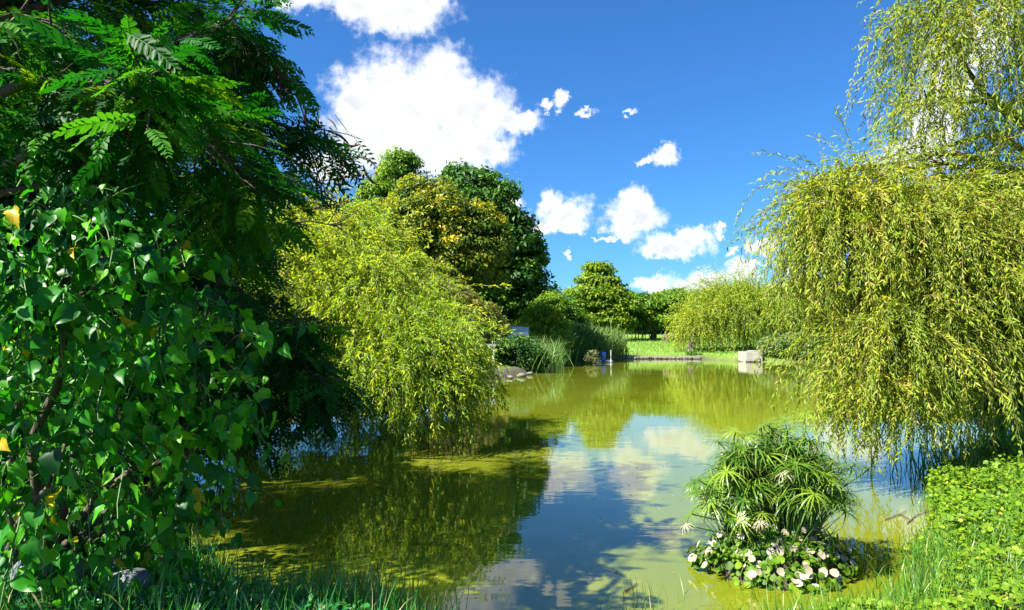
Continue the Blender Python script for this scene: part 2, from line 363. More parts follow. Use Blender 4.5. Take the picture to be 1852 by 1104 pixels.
def ground_z(x, y, sd=None):
    x = np.asarray(x, float); y = np.asarray(y, float)
    if sd is None: sd = pond_sd(np.c_[x.ravel(), y.ravel()]).reshape(x.shape)
    far = smooth01(y, 20, 60)
    z = np.where(sd < 0, -.7*(1-np.exp(sd*1.2)), .34*(1-np.exp(-sd*2.2)) + .015*np.clip(sd, 0, 8))
    z = z + far*.2*smooth01(sd, 0, 1) + np.clip(y-75, 0, 60)*.048*smooth01(sd, 0, 4)*smooth01(y, 70, 90)
    z = z + smooth01(sd, 0, 1.5)*wob(x, y)*.05
    return z
def gz(x, y): return float(ground_z(np.array([x]), np.array([y]))[0])
def make_ground():
    def spread(lo, hi, c, n, k):
        u = np.linspace(np.arcsinh((lo-c)/k), np.arcsinh((hi-c)/k), n); return c + k*np.sinh(u)
    xs = spread(-1500, 1500, 1.0, 240, 2.5); ys = spread(-400, 3000, 5.5, 260, 3.0)
    X, Y = np.meshgrid(xs, ys); xy = np.c_[X.ravel(), Y.ravel()]; sd = pond_sd(xy); z = ground_z(xy[:, 0], xy[:, 1], sd)
    nx = len(xs); i = (np.arange(len(ys)-1)[:, None]*nx + np.arange(nx-1)[None]).ravel()
    mb = MB(); mb.add(np.c_[xy, z], np.c_[i, i+1, i+nx+1, i+nx])
    o = mb.build('ground', 'ground', smooth=True); tag(o, 'grassy ground and muddy banks round the pond', kind='structure')
    lw = smooth01(sd, .1, .8)*smooth01(xy[:, 1], 45, 60) + .35*smooth01(sd, .3, 1.2)*(xy[:, 1] < 45)
    a = o.data.attributes.new('lawn', 'FLOAT', 'POINT'); a.data.foreach_set('value', np.clip(lw, 0, 1).astype(np.float32))
    # water sheet
    mb = MB(); P2 = np.array([c + (c-np.array([12, 38]))/np.linalg.norm(c-np.array([12, 38]))*2.0 for c in POND])
    P2[:, 0] = np.where(P2[:, 1] < 12, POND[:, 0]*1.0 + np.sign(POND[:, 0]-1)*1.2, P2[:, 0]); P2[:, 1] = np.where(P2[:, 1] < 12, POND[:, 1]-1.2, P2[:, 1])
    mb.add(np.c_[P2, np.zeros(len(P2))], np.arange(len(P2))[None, ::-1])
    w = mb.build('water', 'water'); tag(w, 'still olive green pond water mirroring sky and trees', kind='structure')
    nv = w.data.polygons[0].normal.z
    if nv < 0: w.data.flip_normals()
make_ground()

# ------------------------------------------------------------------ plant builders
def bent(a, b, n=7, amp=.08, sag=0):
    a = np.asarray(a, float); b = np.asarray(b, float); t = np.linspace(0, 1, n)[:, None]; L = np.linalg.norm(b-a)
    o = rng.normal(size=(1, 3))*amp*L*np.sin(t*math.pi) + rng.normal(size=(n, 3))*amp*.25*L*np.sin(t*math.pi)
    p = a + (b-a)*t + o; p[:, 2] += sag*L*np.sin(t[:, 0]*math.pi); return p

def crown_points(lobes, n, inner=.25):
    w = np.array([(l[1][0]*l[1][1]*l[1][2])**(2/3)*(l[2] if len(l) > 2 else 1) for l in lobes]); w /= w.sum()
    out, nor = [], []
    while len(out) < n:
        l = lobes[rng.choice(len(lobes), p=w)]; c, r = np.asarray(l[0]), np.asarray(l[1])
        d = rdir(1)[0]
        if d[2] < -.3 and rng.random() < .6: d[2] *= -1
        k = rng.uniform(.78, 1.04) if rng.random() > inner else rng.uniform(.3, .8)
        p = c + d*r*k
        bad = False
        for q in lobes:
            if q is l: continue
            if np.linalg.norm((p-np.asarray(q[0]))/np.asarray(q[1])) < .62: bad = True; break
        if bad and rng.random() < .85: continue
        out.append(p); nor.append(nrm(d/r))
    return np.array(out), np.array(nor)

def crown_mesh(mb, centers, nor, per, crad, lsize, tint_mu, tint_sd, flat=.6, aspect=.5, tmpl=T_DIA, top_tint=.0):
    n = len(centers); O, X, N, S, T = [], [], [], [], []
    cr = crad*rng.uniform(.6, 1.35, n); ct = rng.normal(tint_mu, tint_sd, n)
    cnt = rng.poisson(per, n)
    idx = np.repeat(np.arange(n), cnt); k = len(idx)
    off = rdir(k)*(rng.random((k, 1))**.45)*cr[idx, None]; off[:, 2] *= flat
    p = centers[idx] + off
    outw = nrm(nor[idx]*.6 + nrm(off)*.9 + rng.normal(size=(k, 3))*.35)
    dirx = nrm(np.cross(outw, rdir(k)) + outw*.3 + np.array([0, 0, -.25]))
    nn = nrm(outw*.7 + np.array([0, 0, .55]) + rng.normal(size=(k, 3))*.45)
    s = lsize*rng.uniform(.6, 1.4, k)
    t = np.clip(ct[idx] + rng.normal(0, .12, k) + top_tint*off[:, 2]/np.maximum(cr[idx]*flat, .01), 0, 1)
    mb.inst(*tmpl, p, dirx, nn, s, t, s*aspect)

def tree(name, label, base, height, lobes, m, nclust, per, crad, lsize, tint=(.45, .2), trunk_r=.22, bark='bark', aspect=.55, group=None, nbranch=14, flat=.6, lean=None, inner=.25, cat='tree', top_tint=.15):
    base = np.asarray(base, float); t = thing(name, label, cat, base, group)
    top = np.mean([l[0] for l in lobes], 0)
    if lean is not None: top = np.asarray(lean)
    trunk = MB(); tp = bent(base - [0, 0, .15], top, 9, .035); rr = trunk_r*np.linspace(1.25, .3, 9)**1.0; rr[0] *= 1.25
    trunk.tube(tp, rr, 8); trunk.build('trunk', bark, t, base, True)
    cen, nor = crown_points(lobes, nclust, inner)
    br = MB()
    for l in lobes:
        k = rng.integers(3, 6); a = tp[k]; br.tube(bent(a, l[0], 6, .06, .08), trunk_r*np.linspace(.5, .12, 6), 5)
    for i in rng.choice(len(cen), min(nbranch*3, len(cen)), replace=False):
        l = min(lobes, key=lambda q: np.linalg.norm(cen[i]-q[0])); a = np.asarray(l[0])*.6 + tp[6]*.4
        br.tube(bent(a, cen[i], 5, .08, .05), trunk_r*np.linspace(.18, .04, 5), 4)
    tag(br.build('branch', bark, t, base, True), kind='stuff')
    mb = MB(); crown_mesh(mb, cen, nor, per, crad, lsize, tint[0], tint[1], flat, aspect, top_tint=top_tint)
    mb.build('crown', m, t, base); return t

def strands(mb, mbt, roots, d0, length, step=.07, g=.16, leaf=.1, lw=.014, tint=(.5, .2), zmin=.03, leaf_gap=.035, twig_r=.003, drift=(0, 0, 0), gmix=(.35,.7,1.1,1.6)):
    "hanging willow shoots: thin stem and narrow drooping leaves"
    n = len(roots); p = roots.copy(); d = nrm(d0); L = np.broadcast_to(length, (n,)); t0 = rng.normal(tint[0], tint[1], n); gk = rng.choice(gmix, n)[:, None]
    ns = int(max(L)/step)+1; tr = [p.copy()]; alive = [np.ones(n, bool)]
    for i in range(ns):
        d = nrm(d + np.array([0, 0, -1])*(g*gk) + rng.normal(size=(n, 3))*.1 + np.asarray(drift)*.05)
        p = p + d*step; tr.append(p.copy()); alive.append(((i+1)*step <= L) & (p[:, 2] > zmin))
    tr = np.array(tr); al = np.logical_and.accumulate(np.array(alive), 0)
    # leaves
    k = max(1, int(round(step/leaf_gap)))
    for i in range(1, ns+1):
        ok = al[i]
        if not ok.any(): break
        a, b = tr[i-1][ok], tr[i][ok]; dd = nrm(b-a); m_ = len(a)
        for q in range(k):
            o = a + (b-a)*((q + rng.random((m_, 1)))/k)
            side = nrm(np.cross(dd, rdir(m_)))
            x = nrm(dd*.75 + side*.75 + np.array([0, 0, -.2]))
            s = leaf*rng.uniform(.65, 1.25, m_)
            mb.inst(*T_DIA, o, x, nrm(side*.4 + rdir(m_)*.7 + np.array([-.45, -.3, .75])), s, np.clip(t0[ok] + rng.normal(0, .13, m_), 0, 1), lw*rng.uniform(.8, 1.25, m_)*(s/leaf))
    # stems, each a thin three-sided run
    if mbt is not None:
        st = 4
        for i in range(0, ns-st, st):
            ok = al[i+st]
            if not ok.any(): break
            a, b = tr[i][ok], tr[i+st][ok]; dd = nrm(b-a); s1 = nrm(np.cross(dd, np.array([.3, .9, .1]))); s2 = np.cross(dd, s1); m_ = len(a); r = twig_r
            v = np.stack([a+s1*r, a-s1*r*.5+s2*r*.87, a-s1*r*.5-s2*r*.87, b+s1*r, b-s1*r*.5+s2*r*.87, b-s1*r*.5-s2*r*.87], 1).reshape(-1, 3)
            f = (np.array([[0,1,4,3],[1,2,5,4],[2,0,3,5]])[None] + (np.arange(m_)*6)[:, None, None]).reshape(-1, 4); mbt.add(v, f)

def dome_roots(c, r, n, lo=-.1, front=None, jitter=.12):
    "points over the upper skin of an ellipsoid and their outward directions"
    out = []
    while len(out) < n:
        d = rdir(1)[0]
        if d[2] < lo: continue
        if front is not None and d[1] > front and rng.random() < .75: continue
        out.append(d)
    d = np.array(out); k = rng.uniform(1-2.5*jitter, 1+jitter*.3, (n, 1)); p = np.asarray(c) + d*np.asarray(r)*k
    return p, nrm(d/np.asarray(r))

def willow(name, label, base, limbs, m, trunk_top, trunk_r=.3, leaf=.1, lw=.014, gap=.035, step=.07, bark='bark', twig='twig', twig_r=.003, zmin=.03, gmix=(.35,.7,1.1,1.6)):
    """limbs: list of dict(c, r, n, len=(lo,hi), tint, g, drift) - each limb carries one mass of hanging shoots"""
    base = np.asarray(base, float); t = thing(name, label, 'tree', base); trunk_top = np.asarray(trunk_top, float)
    tr = MB(); tp = bent(base - [0, 0, .2], trunk_top, 8, .05); tr.tube(tp, trunk_r*np.linspace(1.3, .6, 8), 9); tr.build('trunk', bark, t, base, True)
    for L in limbs:
        c, r = np.asarray(L['c'], float), np.asarray(L['r'], float)
        mbl = MB(); tip = c + [0, 0, r[2]*.55]; lp = bent(trunk_top if not L.get('from') is not None else L['from'], tip, 9, .07, .12); mbl.tube(lp, trunk_r*L.get('thick', 1)*np.linspace(.5, .1, 9), 6)
        roots, d = dome_roots(c, r, L['n'], L.get('lo', -.1), L.get('front'), L.get('jit', .12))
        for i in range(0, len(roots), max(1, len(roots)//L.get('nb', 14))):
            mbl.tube(bent(lp[6 + (i % 3)], roots[i], 6, .08, .1), trunk_r*L.get('thick', 1)*np.linspace(.12, .02, 6), 4)
        lo_ = mbl.build('limb', bark, t, base, True)
        lv, tw = MB(), MB()
        d0 = nrm(d*np.array([1, 1, .6]) + np.array([0, 0, .2]) + rng.normal(size=d.shape)*.6)
        ln = rng.uniform(*L['len'], len(roots))
        if 'lenf' in L: ln = ln*L['lenf'](roots)
        strands(lv, tw, roots, d0, ln, step, L.get('g', .16), leaf, lw, L.get('tint', (.5, .2)), zmin, gap, twig_r, L.get('drift', (0, 0, 0)), L.get('gmix', gmix))
        tag(lv.build('foliage', m, lo_, base), kind='stuff'); tag(tw.build('shoot', twig, lo_, base), kind='stuff')
    return t

# ================================================================== THE PLACE
def lobes_px(D, items, ry=None):
    "(px, py, rx_px, rz_px[, depth offset, weight]) at depth D -> ellipsoids in metres"
    out = []
    for it in items:
        d = D + (it[4] if len(it) > 4 else 0); k = d/F; rx, rz = it[2]*k, it[3]*k
        out.append((P(it[0], it[1], d), np.array([rx, (ry or 1)*(rx+rz)/2, rz]), it[5] if len(it) > 5 else 1))
    return out
def on_ground(px, D):
    x = ray(px, 600)[0]/ray(px, 600)[1]*D; return np.array([x, D, gz(x, D)])

# ---- big trees behind the left shore
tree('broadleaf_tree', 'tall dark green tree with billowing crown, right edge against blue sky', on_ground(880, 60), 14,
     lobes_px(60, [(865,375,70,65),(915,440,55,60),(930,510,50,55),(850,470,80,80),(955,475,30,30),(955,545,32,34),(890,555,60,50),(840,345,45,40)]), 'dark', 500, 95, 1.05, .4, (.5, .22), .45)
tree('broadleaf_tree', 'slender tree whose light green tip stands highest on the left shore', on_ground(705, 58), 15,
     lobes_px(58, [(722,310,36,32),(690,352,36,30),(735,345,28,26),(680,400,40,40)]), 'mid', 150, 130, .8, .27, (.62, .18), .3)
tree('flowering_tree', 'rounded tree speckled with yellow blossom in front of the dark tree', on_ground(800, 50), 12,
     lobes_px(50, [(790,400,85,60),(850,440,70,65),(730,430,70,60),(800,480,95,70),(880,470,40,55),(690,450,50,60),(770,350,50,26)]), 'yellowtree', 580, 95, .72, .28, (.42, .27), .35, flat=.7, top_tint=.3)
tree('leafy_tree', 'green tree filling in low behind the left willow', on_ground(640, 46), 9,
     lobes_px(46, [(640,420,60,50),(590,450,70,60),(690,520,70,60),(760,560,70,40),(560,500,60,70)]), 'mid', 260, 110, .75, .24, (.6, .2), .25)
tree('shrub', 'olive yellow shrub overhanging the flat roof beside the metal panel', on_ground(855, 42), 4,
     lobes_px(42, [(850,570,50,32),(885,600,34,24),(820,545,40,30),(790,530,50,30)]), 'olive', 190, 90, .42, .17, (.6, .22), .12, cat='shrub')
tree('shrub', 'bright green leafy shrub just right of the metal panel', on_ground(985, 56), 5,
     lobes_px(56, [(985,575,34,28),(965,595,26,26),(1005,610,30,30),(1000,555,24,22)]), 'mid', 150, 110, .6, .2, (.75, .18), .14, cat='shrub')
tree('shrub', 'dark green shrub on the waterline below the metal panel', on_ground(935, 41), 3,
     lobes_px(41, [(930,640,36,20),(960,650,28,22),(900,660,20,16),(940,625,34,14)]), 'dark', 120, 100, .4, .14, (.35, .2), .08, cat='shrub')
tree('broadleaf_tree', 'dark green tree between the bright shrub and the reeds', on_ground(1010, 72), 6,
     lobes_px(72, [(1000,560,34,28),(1030,590,34,30),(985,540,24,22),(1045,610,24,20)]), 'dark', 170, 100, .8, .26, (.5, .2), .18)

# ---- far lawn trees
tree('tiered_tree', 'conical tree with tiered sprays standing alone above the far lawn', on_ground(1082, 103), 14,
     lobes_px(103, [(1080,492,20,16),(1072,510,28,14),(1092,515,30,14),(1062,532,34,15),(1104,535,38,16),(1082,530,34,20),(1050,556,32,15),(1085,560,44,18),(1122,556,34,18),(1062,580,38,14),(1108,585,40,16)]), 'lime', 420, 85, 1.15, .46, (.55, .22), .35, flat=.32, top_tint=.25)
tree('spreading_tree', 'low spreading green tree shading the stakes on the far lawn', on_ground(1181, 108), 9,
     lobes_px(108, [(1175,560,40,26),(1200,575,40,24),(1155,580,34,22),(1215,555,34,24)]), 'mid', 260, 95, 1.1, .42, (.5, .2), .5, flat=.45)
tree('small_tree', 'little yellow green tree left of the stakes on the lawn', on_ground(1108, 112), 3.4,
     lobes_px(112, [(1108,597,13,7),(1102,600,9,5)]), 'lime', 40, 70, .5, .25, (.85, .1), .08)
far_rows = [(1140,560,132,44,36,'mid','bushy green tree right behind the tiered tree'), (1245,560,128,44,32,'mid','bushy green tree left behind the far willow'), (1215,548,140,40,26,'lime','pale green treetop between far willow and spreading tree'),
  (1300,560,140,50,34,'mid','green tree hidden behind the far willow crown'), (1395,548,135,44,30,'lime','pale tree above the right side of the far willow'), (1450,530,128,44,26,'dark','dark green treetop against the sky, left of the near right willow'),
  (1448,570,112,48,34,'olive','olive yellow tree above the reedy right bank'), (1520,560,122,56,44,'mid','green tree seen at the left fringe of the near right willow'), (1600,560,126,60,50,'mid','green tree glimpsed through the near right willow'),
  (1700,560,126,66,54,'lime','pale green tree glimpsed far right through the willow'), (1810,560,130,70,56,'mid','green tree behind the willow at the right picture edge'), (1040,575,128,40,34,'dark','dark tree behind the left of the tiered tree'),
  (960,560,120,50,44,'dark','dark tree far behind the metal panel'), (1078,588,140,50,24,'mid','low green tree at the lawn edge behind the tiered tree'), (1180,590,150,60,22,'dark','dark low tree at the back of the lawn'), (1290,595,150,60,22,'dark','dark low tree behind the far willow trunk')]
for i, (px, py, D, rx, rz, mm, lab) in enumerate(far_rows):
    tree('background_tree', lab, on_ground(px, D), 8, lobes_px(D, [(px,py,rx*.75,rz*.8),(px-rx*.5,py+rz*.45,rx*.6,rz*.6),(px+rx*.5,py+rz*.4,rx*.6,rz*.6),(px+rx*.25,py-rz*.35,rx*.45,rz*.5)]), mm, 170, 48, 1.35, .62, (.5, .2), .28, nbranch=6, group='trees behind the far lawn')

# ---- far willow
b = on_ground(1247, 79); D = 80
fw = [dict(c=P(1258,592,D), r=(1.3,1.6,1.8), n=380, len=(1.8,4.6), tint=(.8,.15)), dict(c=P(1305,570,D+1), r=(2.6,2.8,2.8), n=1100, len=(2.2,6), tint=(.7,.2)),
      dict(c=P(1345,565,D+1), r=(3.4,3.2,2.9), n=1200, len=(2.2,6), tint=(.65,.2)), dict(c=P(1390,580,D), r=(2.4,2.6,2.6), n=800, len=(2,5.5), tint=(.55,.2)), dict(c=P(1330,557,D+1), r=(2.7,2.5,2.2), n=500, len=(1,3), tint=(.6,.2))]
willow('willow_tree', 'far weeping willow with leaning dark trunk on the opposite shore', b, fw, 'willow', P(1252,606,D), .4, leaf=.3, lw=.07, gap=.19, step=.22, twig_r=.012, zmin=.35)

# ---- left willow, leaning over the water
b = np.array([-5.9, 14.2, gz(-5.9, 14.2)])
lw_ = [dict(c=P(560,560,13.2), r=(1.55,1.5,1.75), n=760, len=(.6,2.2), tint=(.72,.16), front=.35), dict(c=P(635,600,12.8), r=(1.35,1.3,1.5), n=760, len=(.6,2.3), tint=(.62,.18), front=.35),
       dict(c=P(745,655,12.0), r=(.92,.95,.95), n=720, len=(.4,1.5), tint=(.55,.18), front=.4, drift=(.6,0,0)), dict(c=P(800,712,11.6), r=(.55,.6,.62), n=330, len=(.3,1.0), tint=(.6,.18), drift=(.5,0,0)),
       dict(c=P(470,540,14.2), r=(1.5,1.4,1.9), n=520, len=(.7,2.2), tint=(.75,.15), front=.35), dict(c=P(650,575,14.2), r=(1.4,1.3,1.5), n=420, len=(.6,2.2), tint=(.6,.18), front=.3),
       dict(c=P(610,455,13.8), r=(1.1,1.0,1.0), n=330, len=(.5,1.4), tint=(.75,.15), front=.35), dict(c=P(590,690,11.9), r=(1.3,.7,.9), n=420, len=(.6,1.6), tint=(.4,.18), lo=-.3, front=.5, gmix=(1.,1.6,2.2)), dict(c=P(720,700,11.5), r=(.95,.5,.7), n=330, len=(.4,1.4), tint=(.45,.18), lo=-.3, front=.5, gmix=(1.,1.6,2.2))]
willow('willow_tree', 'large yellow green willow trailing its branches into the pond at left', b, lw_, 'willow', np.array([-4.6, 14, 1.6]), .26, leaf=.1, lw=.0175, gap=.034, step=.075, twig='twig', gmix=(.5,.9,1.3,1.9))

# ---- right willow, trunk outside the frame
b = np.array([9.6, 11.6, gz(9.6, 11.6)]); RD = 9.0
rw = [dict(c=P(1800,90,RD), r=(1.15,1.0,.75), n=270, len=(.7,2.2), tint=(.5,.2), drift=(-.1,0,0), gmix=(.7,1.2,2.)), dict(c=P(1700,30,RD), r=(.55,.6,.4), n=190, len=(.3,1.2), tint=(.5,.2)),
      dict(c=P(1860,340,RD), r=(.7,.9,.75), n=150, len=(.5,1.5), tint=(.5,.2)), dict(c=P(1680,215,RD), r=(.42,.5,.5), n=85, len=(.4,.9), tint=(.55,.2)),
      dict(c=P(1590,420,RD), r=(.85,.8,.75), n=560, len=(.5,1.9), tint=(.58,.2)), dict(c=P(1520,420,RD), r=(.45,.5,.5), n=250, len=(.4,1.7), tint=(.6,.2)),
      dict(c=P(1720,470,RD), r=(1.1,1.0,1.0), n=950, len=(.7,2.0), tint=(.55,.2)), dict(c=P(1840,500,RD), r=(1.0,1.0,1.0), n=800, len=(.7,2.0), tint=(.5,.2)),
      dict(c=P(1630,610,RD-.4), r=(.62,.5,.55), n=560, len=(.6,2.0), tint=(.55,.2), drift=(-.15,0,0)), dict(c=P(1600,720,RD-.6), r=(.36,.35,.35), n=280, len=(.4,1.0), tint=(.6,.2), drift=(-.2,0,0)),
      dict(c=P(1760,620,RD), r=(.8,.6,.6), n=520, len=(.5,1.2), tint=(.4,.2)), dict(c=P(1490,355,RD), r=(.32,.35,.25), n=95, len=(.3,1.0), tint=(.65,.15), jit=.3), dict(c=P(1560,330,RD), r=(.35,.4,.3), n=90, len=(.3,.9), tint=(.6,.15), jit=.3), dict(c=P(1740,370,RD+.3), r=(.6,.5,.35), n=90, len=(.3,1.0), tint=(.6,.15), jit=.3), dict(c=P(1940,250,RD), r=(1.0,1.0,1.5), n=260, len=(.6,1.8), tint=(.5,.2))]
for _l in rw: _l.setdefault('jit', .24); _l.setdefault('thick', .4); _l.setdefault('nb', 5)
willow('willow_tree', 'near weeping willow hanging into the picture from the right', b, rw, 'willow_r', np.array([9.0, 10.6, 4.2]), .3, leaf=.08, lw=.0165, gap=.035, step=.07, bark='bark', twig='redtwig', twig_r=.0035, gmix=(.5,1.,1.4,2.))

tree('shrub', 'dark twiggy shrub on the right bank under the willow', np.array([8.6, 12.2, gz(8.6, 12.2)]), 2.4,
     lobes_px(11.6, [(1820,690,60,80),(1850,740,70,60),(1790,740,30,40),(1870,620,60,70)]), 'dark', 230, 120, .22, .075, (.15, .15), .06, aspect=.28, cat='shrub')

# ---- reeds and shrubs on the far shores
def reeds(name, label, spots, h, m, n, lean=.22, w=.05, tint=(.5, .2), spread=.9):
    base = np.array([spots[0][0], spots[0][1], gz(*spots[0])]); t = thing(name, label, 'reeds', base)
    mb = MB(); T = blade_template(4, .5, 1)
    sp = np.array(spots)[rng.integers(0, len(spots), n)] + rng.normal(size=(n, 2))*spread
    z = np.maximum(ground_z(sp[:, 0], sp[:, 1]), -.05)
    X = nrm(np.c_[rng.normal(size=(n, 2))*lean, np.ones(n)]); N = rdir(n); s = h*rng.uniform(.55, 1.15, n)
    mb.inst(*T, np.c_[sp, z], X, N, s, np.clip(rng.normal(*tint, n), 0, 1), w*rng.uniform(.6, 1.3, n))
    # side leaves half way up
    k = n; i = rng.integers(0, n, k); o = np.c_[sp, z][i] + X[i]*(s[i]*rng.uniform(.2, .8, k))[:, None]
    mb.inst(*T, o, nrm(X[i]*.8 + rdir(k)*.8), rdir(k), s[i]*.4, np.clip(rng.normal(*tint, k), 0, 1), w*.9)
    mb.build('blades', m, t, base)
    st = MB()
    for j in range(0, n, max(1, n//60)): st.tube(np.array([[*sp[j], z[j]-.1], np.r_[sp[j], z[j]] + X[j]*s[j]*.5, np.r_[sp[j], z[j]] + X[j]*s[j]*.9]), w*.2, 4)
    tag(st.build('stem', 'stem', t, base), kind='stuff'); return t
def line(a, b, n): return [tuple(np.array(a) + (np.array(b)-np.array(a))*i/(n-1)) for i in range(n)]
reeds('reed_bed', 'tall pale reeds standing behind the blue aerator', line((8.2,69.5),(11.2,74.5),6), 3.0, 'reed', 1500, .16, .11, (.75,.15), .6)
reeds('reed_bed', 'dark green reeds in the shade left of the aerator', line((3.4,60.5),(7.6,67.5),8), 3.1, 'reed', 2300, .2, .1, (.2,.15), .7)
reeds('reed_bed', 'thin pale reeds below the metal panel at the waterline', line((1.5,41.5),(3.0,55),6), 2.2, 'reed', 700, .25, .06, (.6,.2), .6)
reeds('reed_bed', 'clump of reeds overhanging the water left of the near willow', [(33,57.9),(34.5,57.4)], 2.2, 'reed', 500, .3, .07, (.3,.2), .6)
for i, (px, py, D, rx, rz, lab) in enumerate([(1405,628,65,34,20,'sage green shrub right against the concrete block'), (1440,622,64,36,22,'sage green shrub in the middle of the right bank'), (1475,628,63,34,20,'sage green shrub at the right end of the far bank'), (1515,632,61,36,22,'sage green shrub under the fringe of the near willow'),
    (1580,632,60,44,22,'sage green shrub behind the near willow curtain'), (1660,636,58,50,20,'sage green shrub left of the red marker post'), (1760,638,56,60,20,'sage green shrub right of the red marker post')]):
    tree('bank_shrub', lab, on_ground(px, D), 2, lobes_px(D, [(px,py,rx*.8,rz*.8),(px-rx*.5,py+8,rx*.5,rz*.6),(px+rx*.5,py+8,rx*.5,rz*.6),(px+3,py-rz*.35,rx*.5,rz*.5)]), 'sage', 120, 60, .55, .24, (.45,.22), .07, cat='shrub', group='shrubs along the right bank', nbranch=5)
tree('bank_shrub', 'small dry brown shrub left of the far willow', on_ground(1217, 100), 2, lobes_px(100, [(1217,613,16,9),(1228,608,12,9)]), 'sage', 45, 60, .5, .22, (.95,.1), .06, cat='shrub')
tree('bank_shrub', 'small green bush at the foot of the far willow trunk', on_ground(1252, 77), 1, lobes_px(77, [(1252,642,10,6),(1262,645,9,5)]), 'mid', 30, 60, .3, .16, (.4,.15), .04, cat='shrub')
tree('bank_shrub', 'twiggy pale bush on the water beside the blue aerator', on_ground(1073, 64), 1.2, lobes_px(60, [(1072,641,9,7),(1064,648,6,5),(1078,652,6,5)]), 'sage', 40, 22, .22, .1, (.85,.12), .05, cat='shrub')

# ---- stones along the far shore
def rock(name, c, r, m, label, cat, seed, group=None, flat=.7, parent=None):
    rr = np.random.default_rng(seed); nu, nv_ = 12, 8; v = []
    for j in range(nv_+1):
        ph = math.pi*j/nv_
        for i in range(nu): th = 2*math.pi*i/nu; v.append((math.sin(ph)*math.cos(th), math.sin(ph)*math.sin(th), math.cos(ph)))
    v = np.array(v); pl = nrm(rr.normal(size=(9, 3))); off = rr.uniform(.68, .95, 9); rad = np.ones(len(v))
    dd = v @ pl.T
    for q in range(9): rad = np.where(dd[:, q]*rad > off[q], off[q]/np.maximum(dd[:, q], .2), rad)
    v = v*rad[:, None]*np.array(r)*np.array([1, 1, flat]); a = rr.uniform(0, 6.28)
    v = np.c_[v[:, 0]*math.cos(a)-v[:, 1]*math.sin(a), v[:, 0]*math.sin(a)+v[:, 1]*math.cos(a), v[:, 2]]
    f = [(j*nu+i, (j+1)*nu+i, (j+1)*nu+(i+1) % nu, j*nu+(i+1) % nu) for j in range(nv_) for i in range(nu)]
    mb = MB(); mb.add(v + np.asarray(c), np.array(f)); o = mb.build(name, m, parent, c, smooth=(m == 'stone'))
    return tag(o, label, cat, group)
i = 0
for a, b_, n in (((10.6,73.0),(15,75.2),17), ((15,75.2),(20.3,74.6),16)):
    for (x, y) in line(a, b_, n):
        x += rng.normal()*.1; y += rng.normal()*.12
        rock('shore_stone', (x, y, .12), rng.uniform(.24, .42)*np.array([1.2,1,1]), 'shorestone', 'grey stone in the row edging the far lawn', 'stone', 100+i, 'stones edging the far lawn'); i += 1
rock('shore_stone', (10.2,71.5,.2), (.75,.5,.6), 'shorestone', 'pale boulder on the shore behind the thin aerator pole', 'stone', 61)
rock('shore_stone', (9.0,70.9,.1), (.5,.4,.45), 'shorestone', 'pale stone just right of the blue aerator drum', 'stone', 62)
for k, (x, y, lab) in enumerate([(-.1,34.3,'grey stone by the foot of the roof post'),(.5,35.8,'grey stone in the dark shore below the shrub'),(1.0,38.2,'grey stone at the waterline below the panel'),(1.5,43,'small pale stone at the waterline below the reeds'),(2.2,50.5,'pale stone at the waterline left of the dark reeds')]):
    rock('shore_stone', (x, y, .08), np.array([.34,.26,.2])*rng.uniform(.7,1.1), 'shorestone', lab, 'stone', 70+k)

# ---- concrete block at the water
b = np.array([22.4, 63.6, 0.0]); t = thing('concrete_block', 'pale concrete block jutting from the shore beside the far willow', 'block', b)
import bmesh
def bevel_box(name, c, size, m, parent, base, bev=.03, rz=0):
    me = bpy.data.meshes.new(name); bm = bmesh.new(); bmesh.ops.create_cube(bm, size=1)
    for v in bm.verts: v.co = Vector((v.co.x*size[0], v.co.y*size[1], v.co.z*size[2]))
    if bev: bmesh.ops.bevel(bm, geom=bm.edges[:], offset=bev, segments=2, affect='EDGES')
    bm.to_mesh(me); bm.free(); me.materials.append(M[m]); o = bpy.data.objects.new(name, me); col.objects.link(o)
    if parent is not None: o.parent = parent; o.location = np.asarray(c)-np.asarray(base)
    else: o.location = c
    o.rotation_euler.z = rz; return o
bevel_box('body', (22.4,64.4,.28), (1.55,2.2,1.36), 'concrete', t, b); bevel_box('slab', (22.85,64.6,1.02), (.75,1.6,.1), 'concrete', t, b, .02)
bevel_box('drain_grate', (22.85,63.29,.18), (.26,.05,.3), 'hole', t, b, .01)  # solid plate, dark of the drain put into its colour
for k in range(7):
    rock('shore_stone', (21.75+k*.17, 63.15+rng.normal()*.05, .12), np.array([.16,.14,.2])*rng.uniform(.8,1.2), 'shorestone', 'small rubble stone piled at the foot of the concrete block', 'stone', 200+k, 'rubble at the concrete block')

# ---- floating aerator
b = P(1091, 655, 62); b[2] = 0; t = thing('aerator', 'floating aerator with blue upright drum and white floats', 'aerator', b)
def lathe(name, prof, c, m, parent, base, k=20):
    th = np.arange(k)*2*math.pi/k; v = np.array([[r*math.cos(a), r*math.sin(a), z] for r, z in prof for a in th])
    n = len(prof); f = [(j*k+i, j*k+(i+1) % k, (j+1)*k+(i+1) % k, (j+1)*k+i) for j in range(n-1) for i in range(k)]
    mb = MB(); mb.add(v + np.asarray(c), np.array(f)); return mb.build(name, m, parent, base, True)
lathe('drum', [(0,.12),(.2,.12),(.24,.16),(.24,.86),(.235,.92),(.18,.96),(0,.97)], b, 'bluepaint', t, b)
for sx in (-1, 1):
    fl = bevel_box('float', b+[sx*.52,0,.1], (.66,.5,.22), 'whitepaint', t, b, .06)
    for q in (-.2, .2):
        h = MB(); th = np.arange(12)*2*math.pi/12; h.add(np.c_[q+.055*np.cos(th), np.full(12,-.253), .055*np.sin(th)], np.arange(12)[None]); h.build('hole', 'hole', fl)  # flat discs, the dark inside the holes is only colour
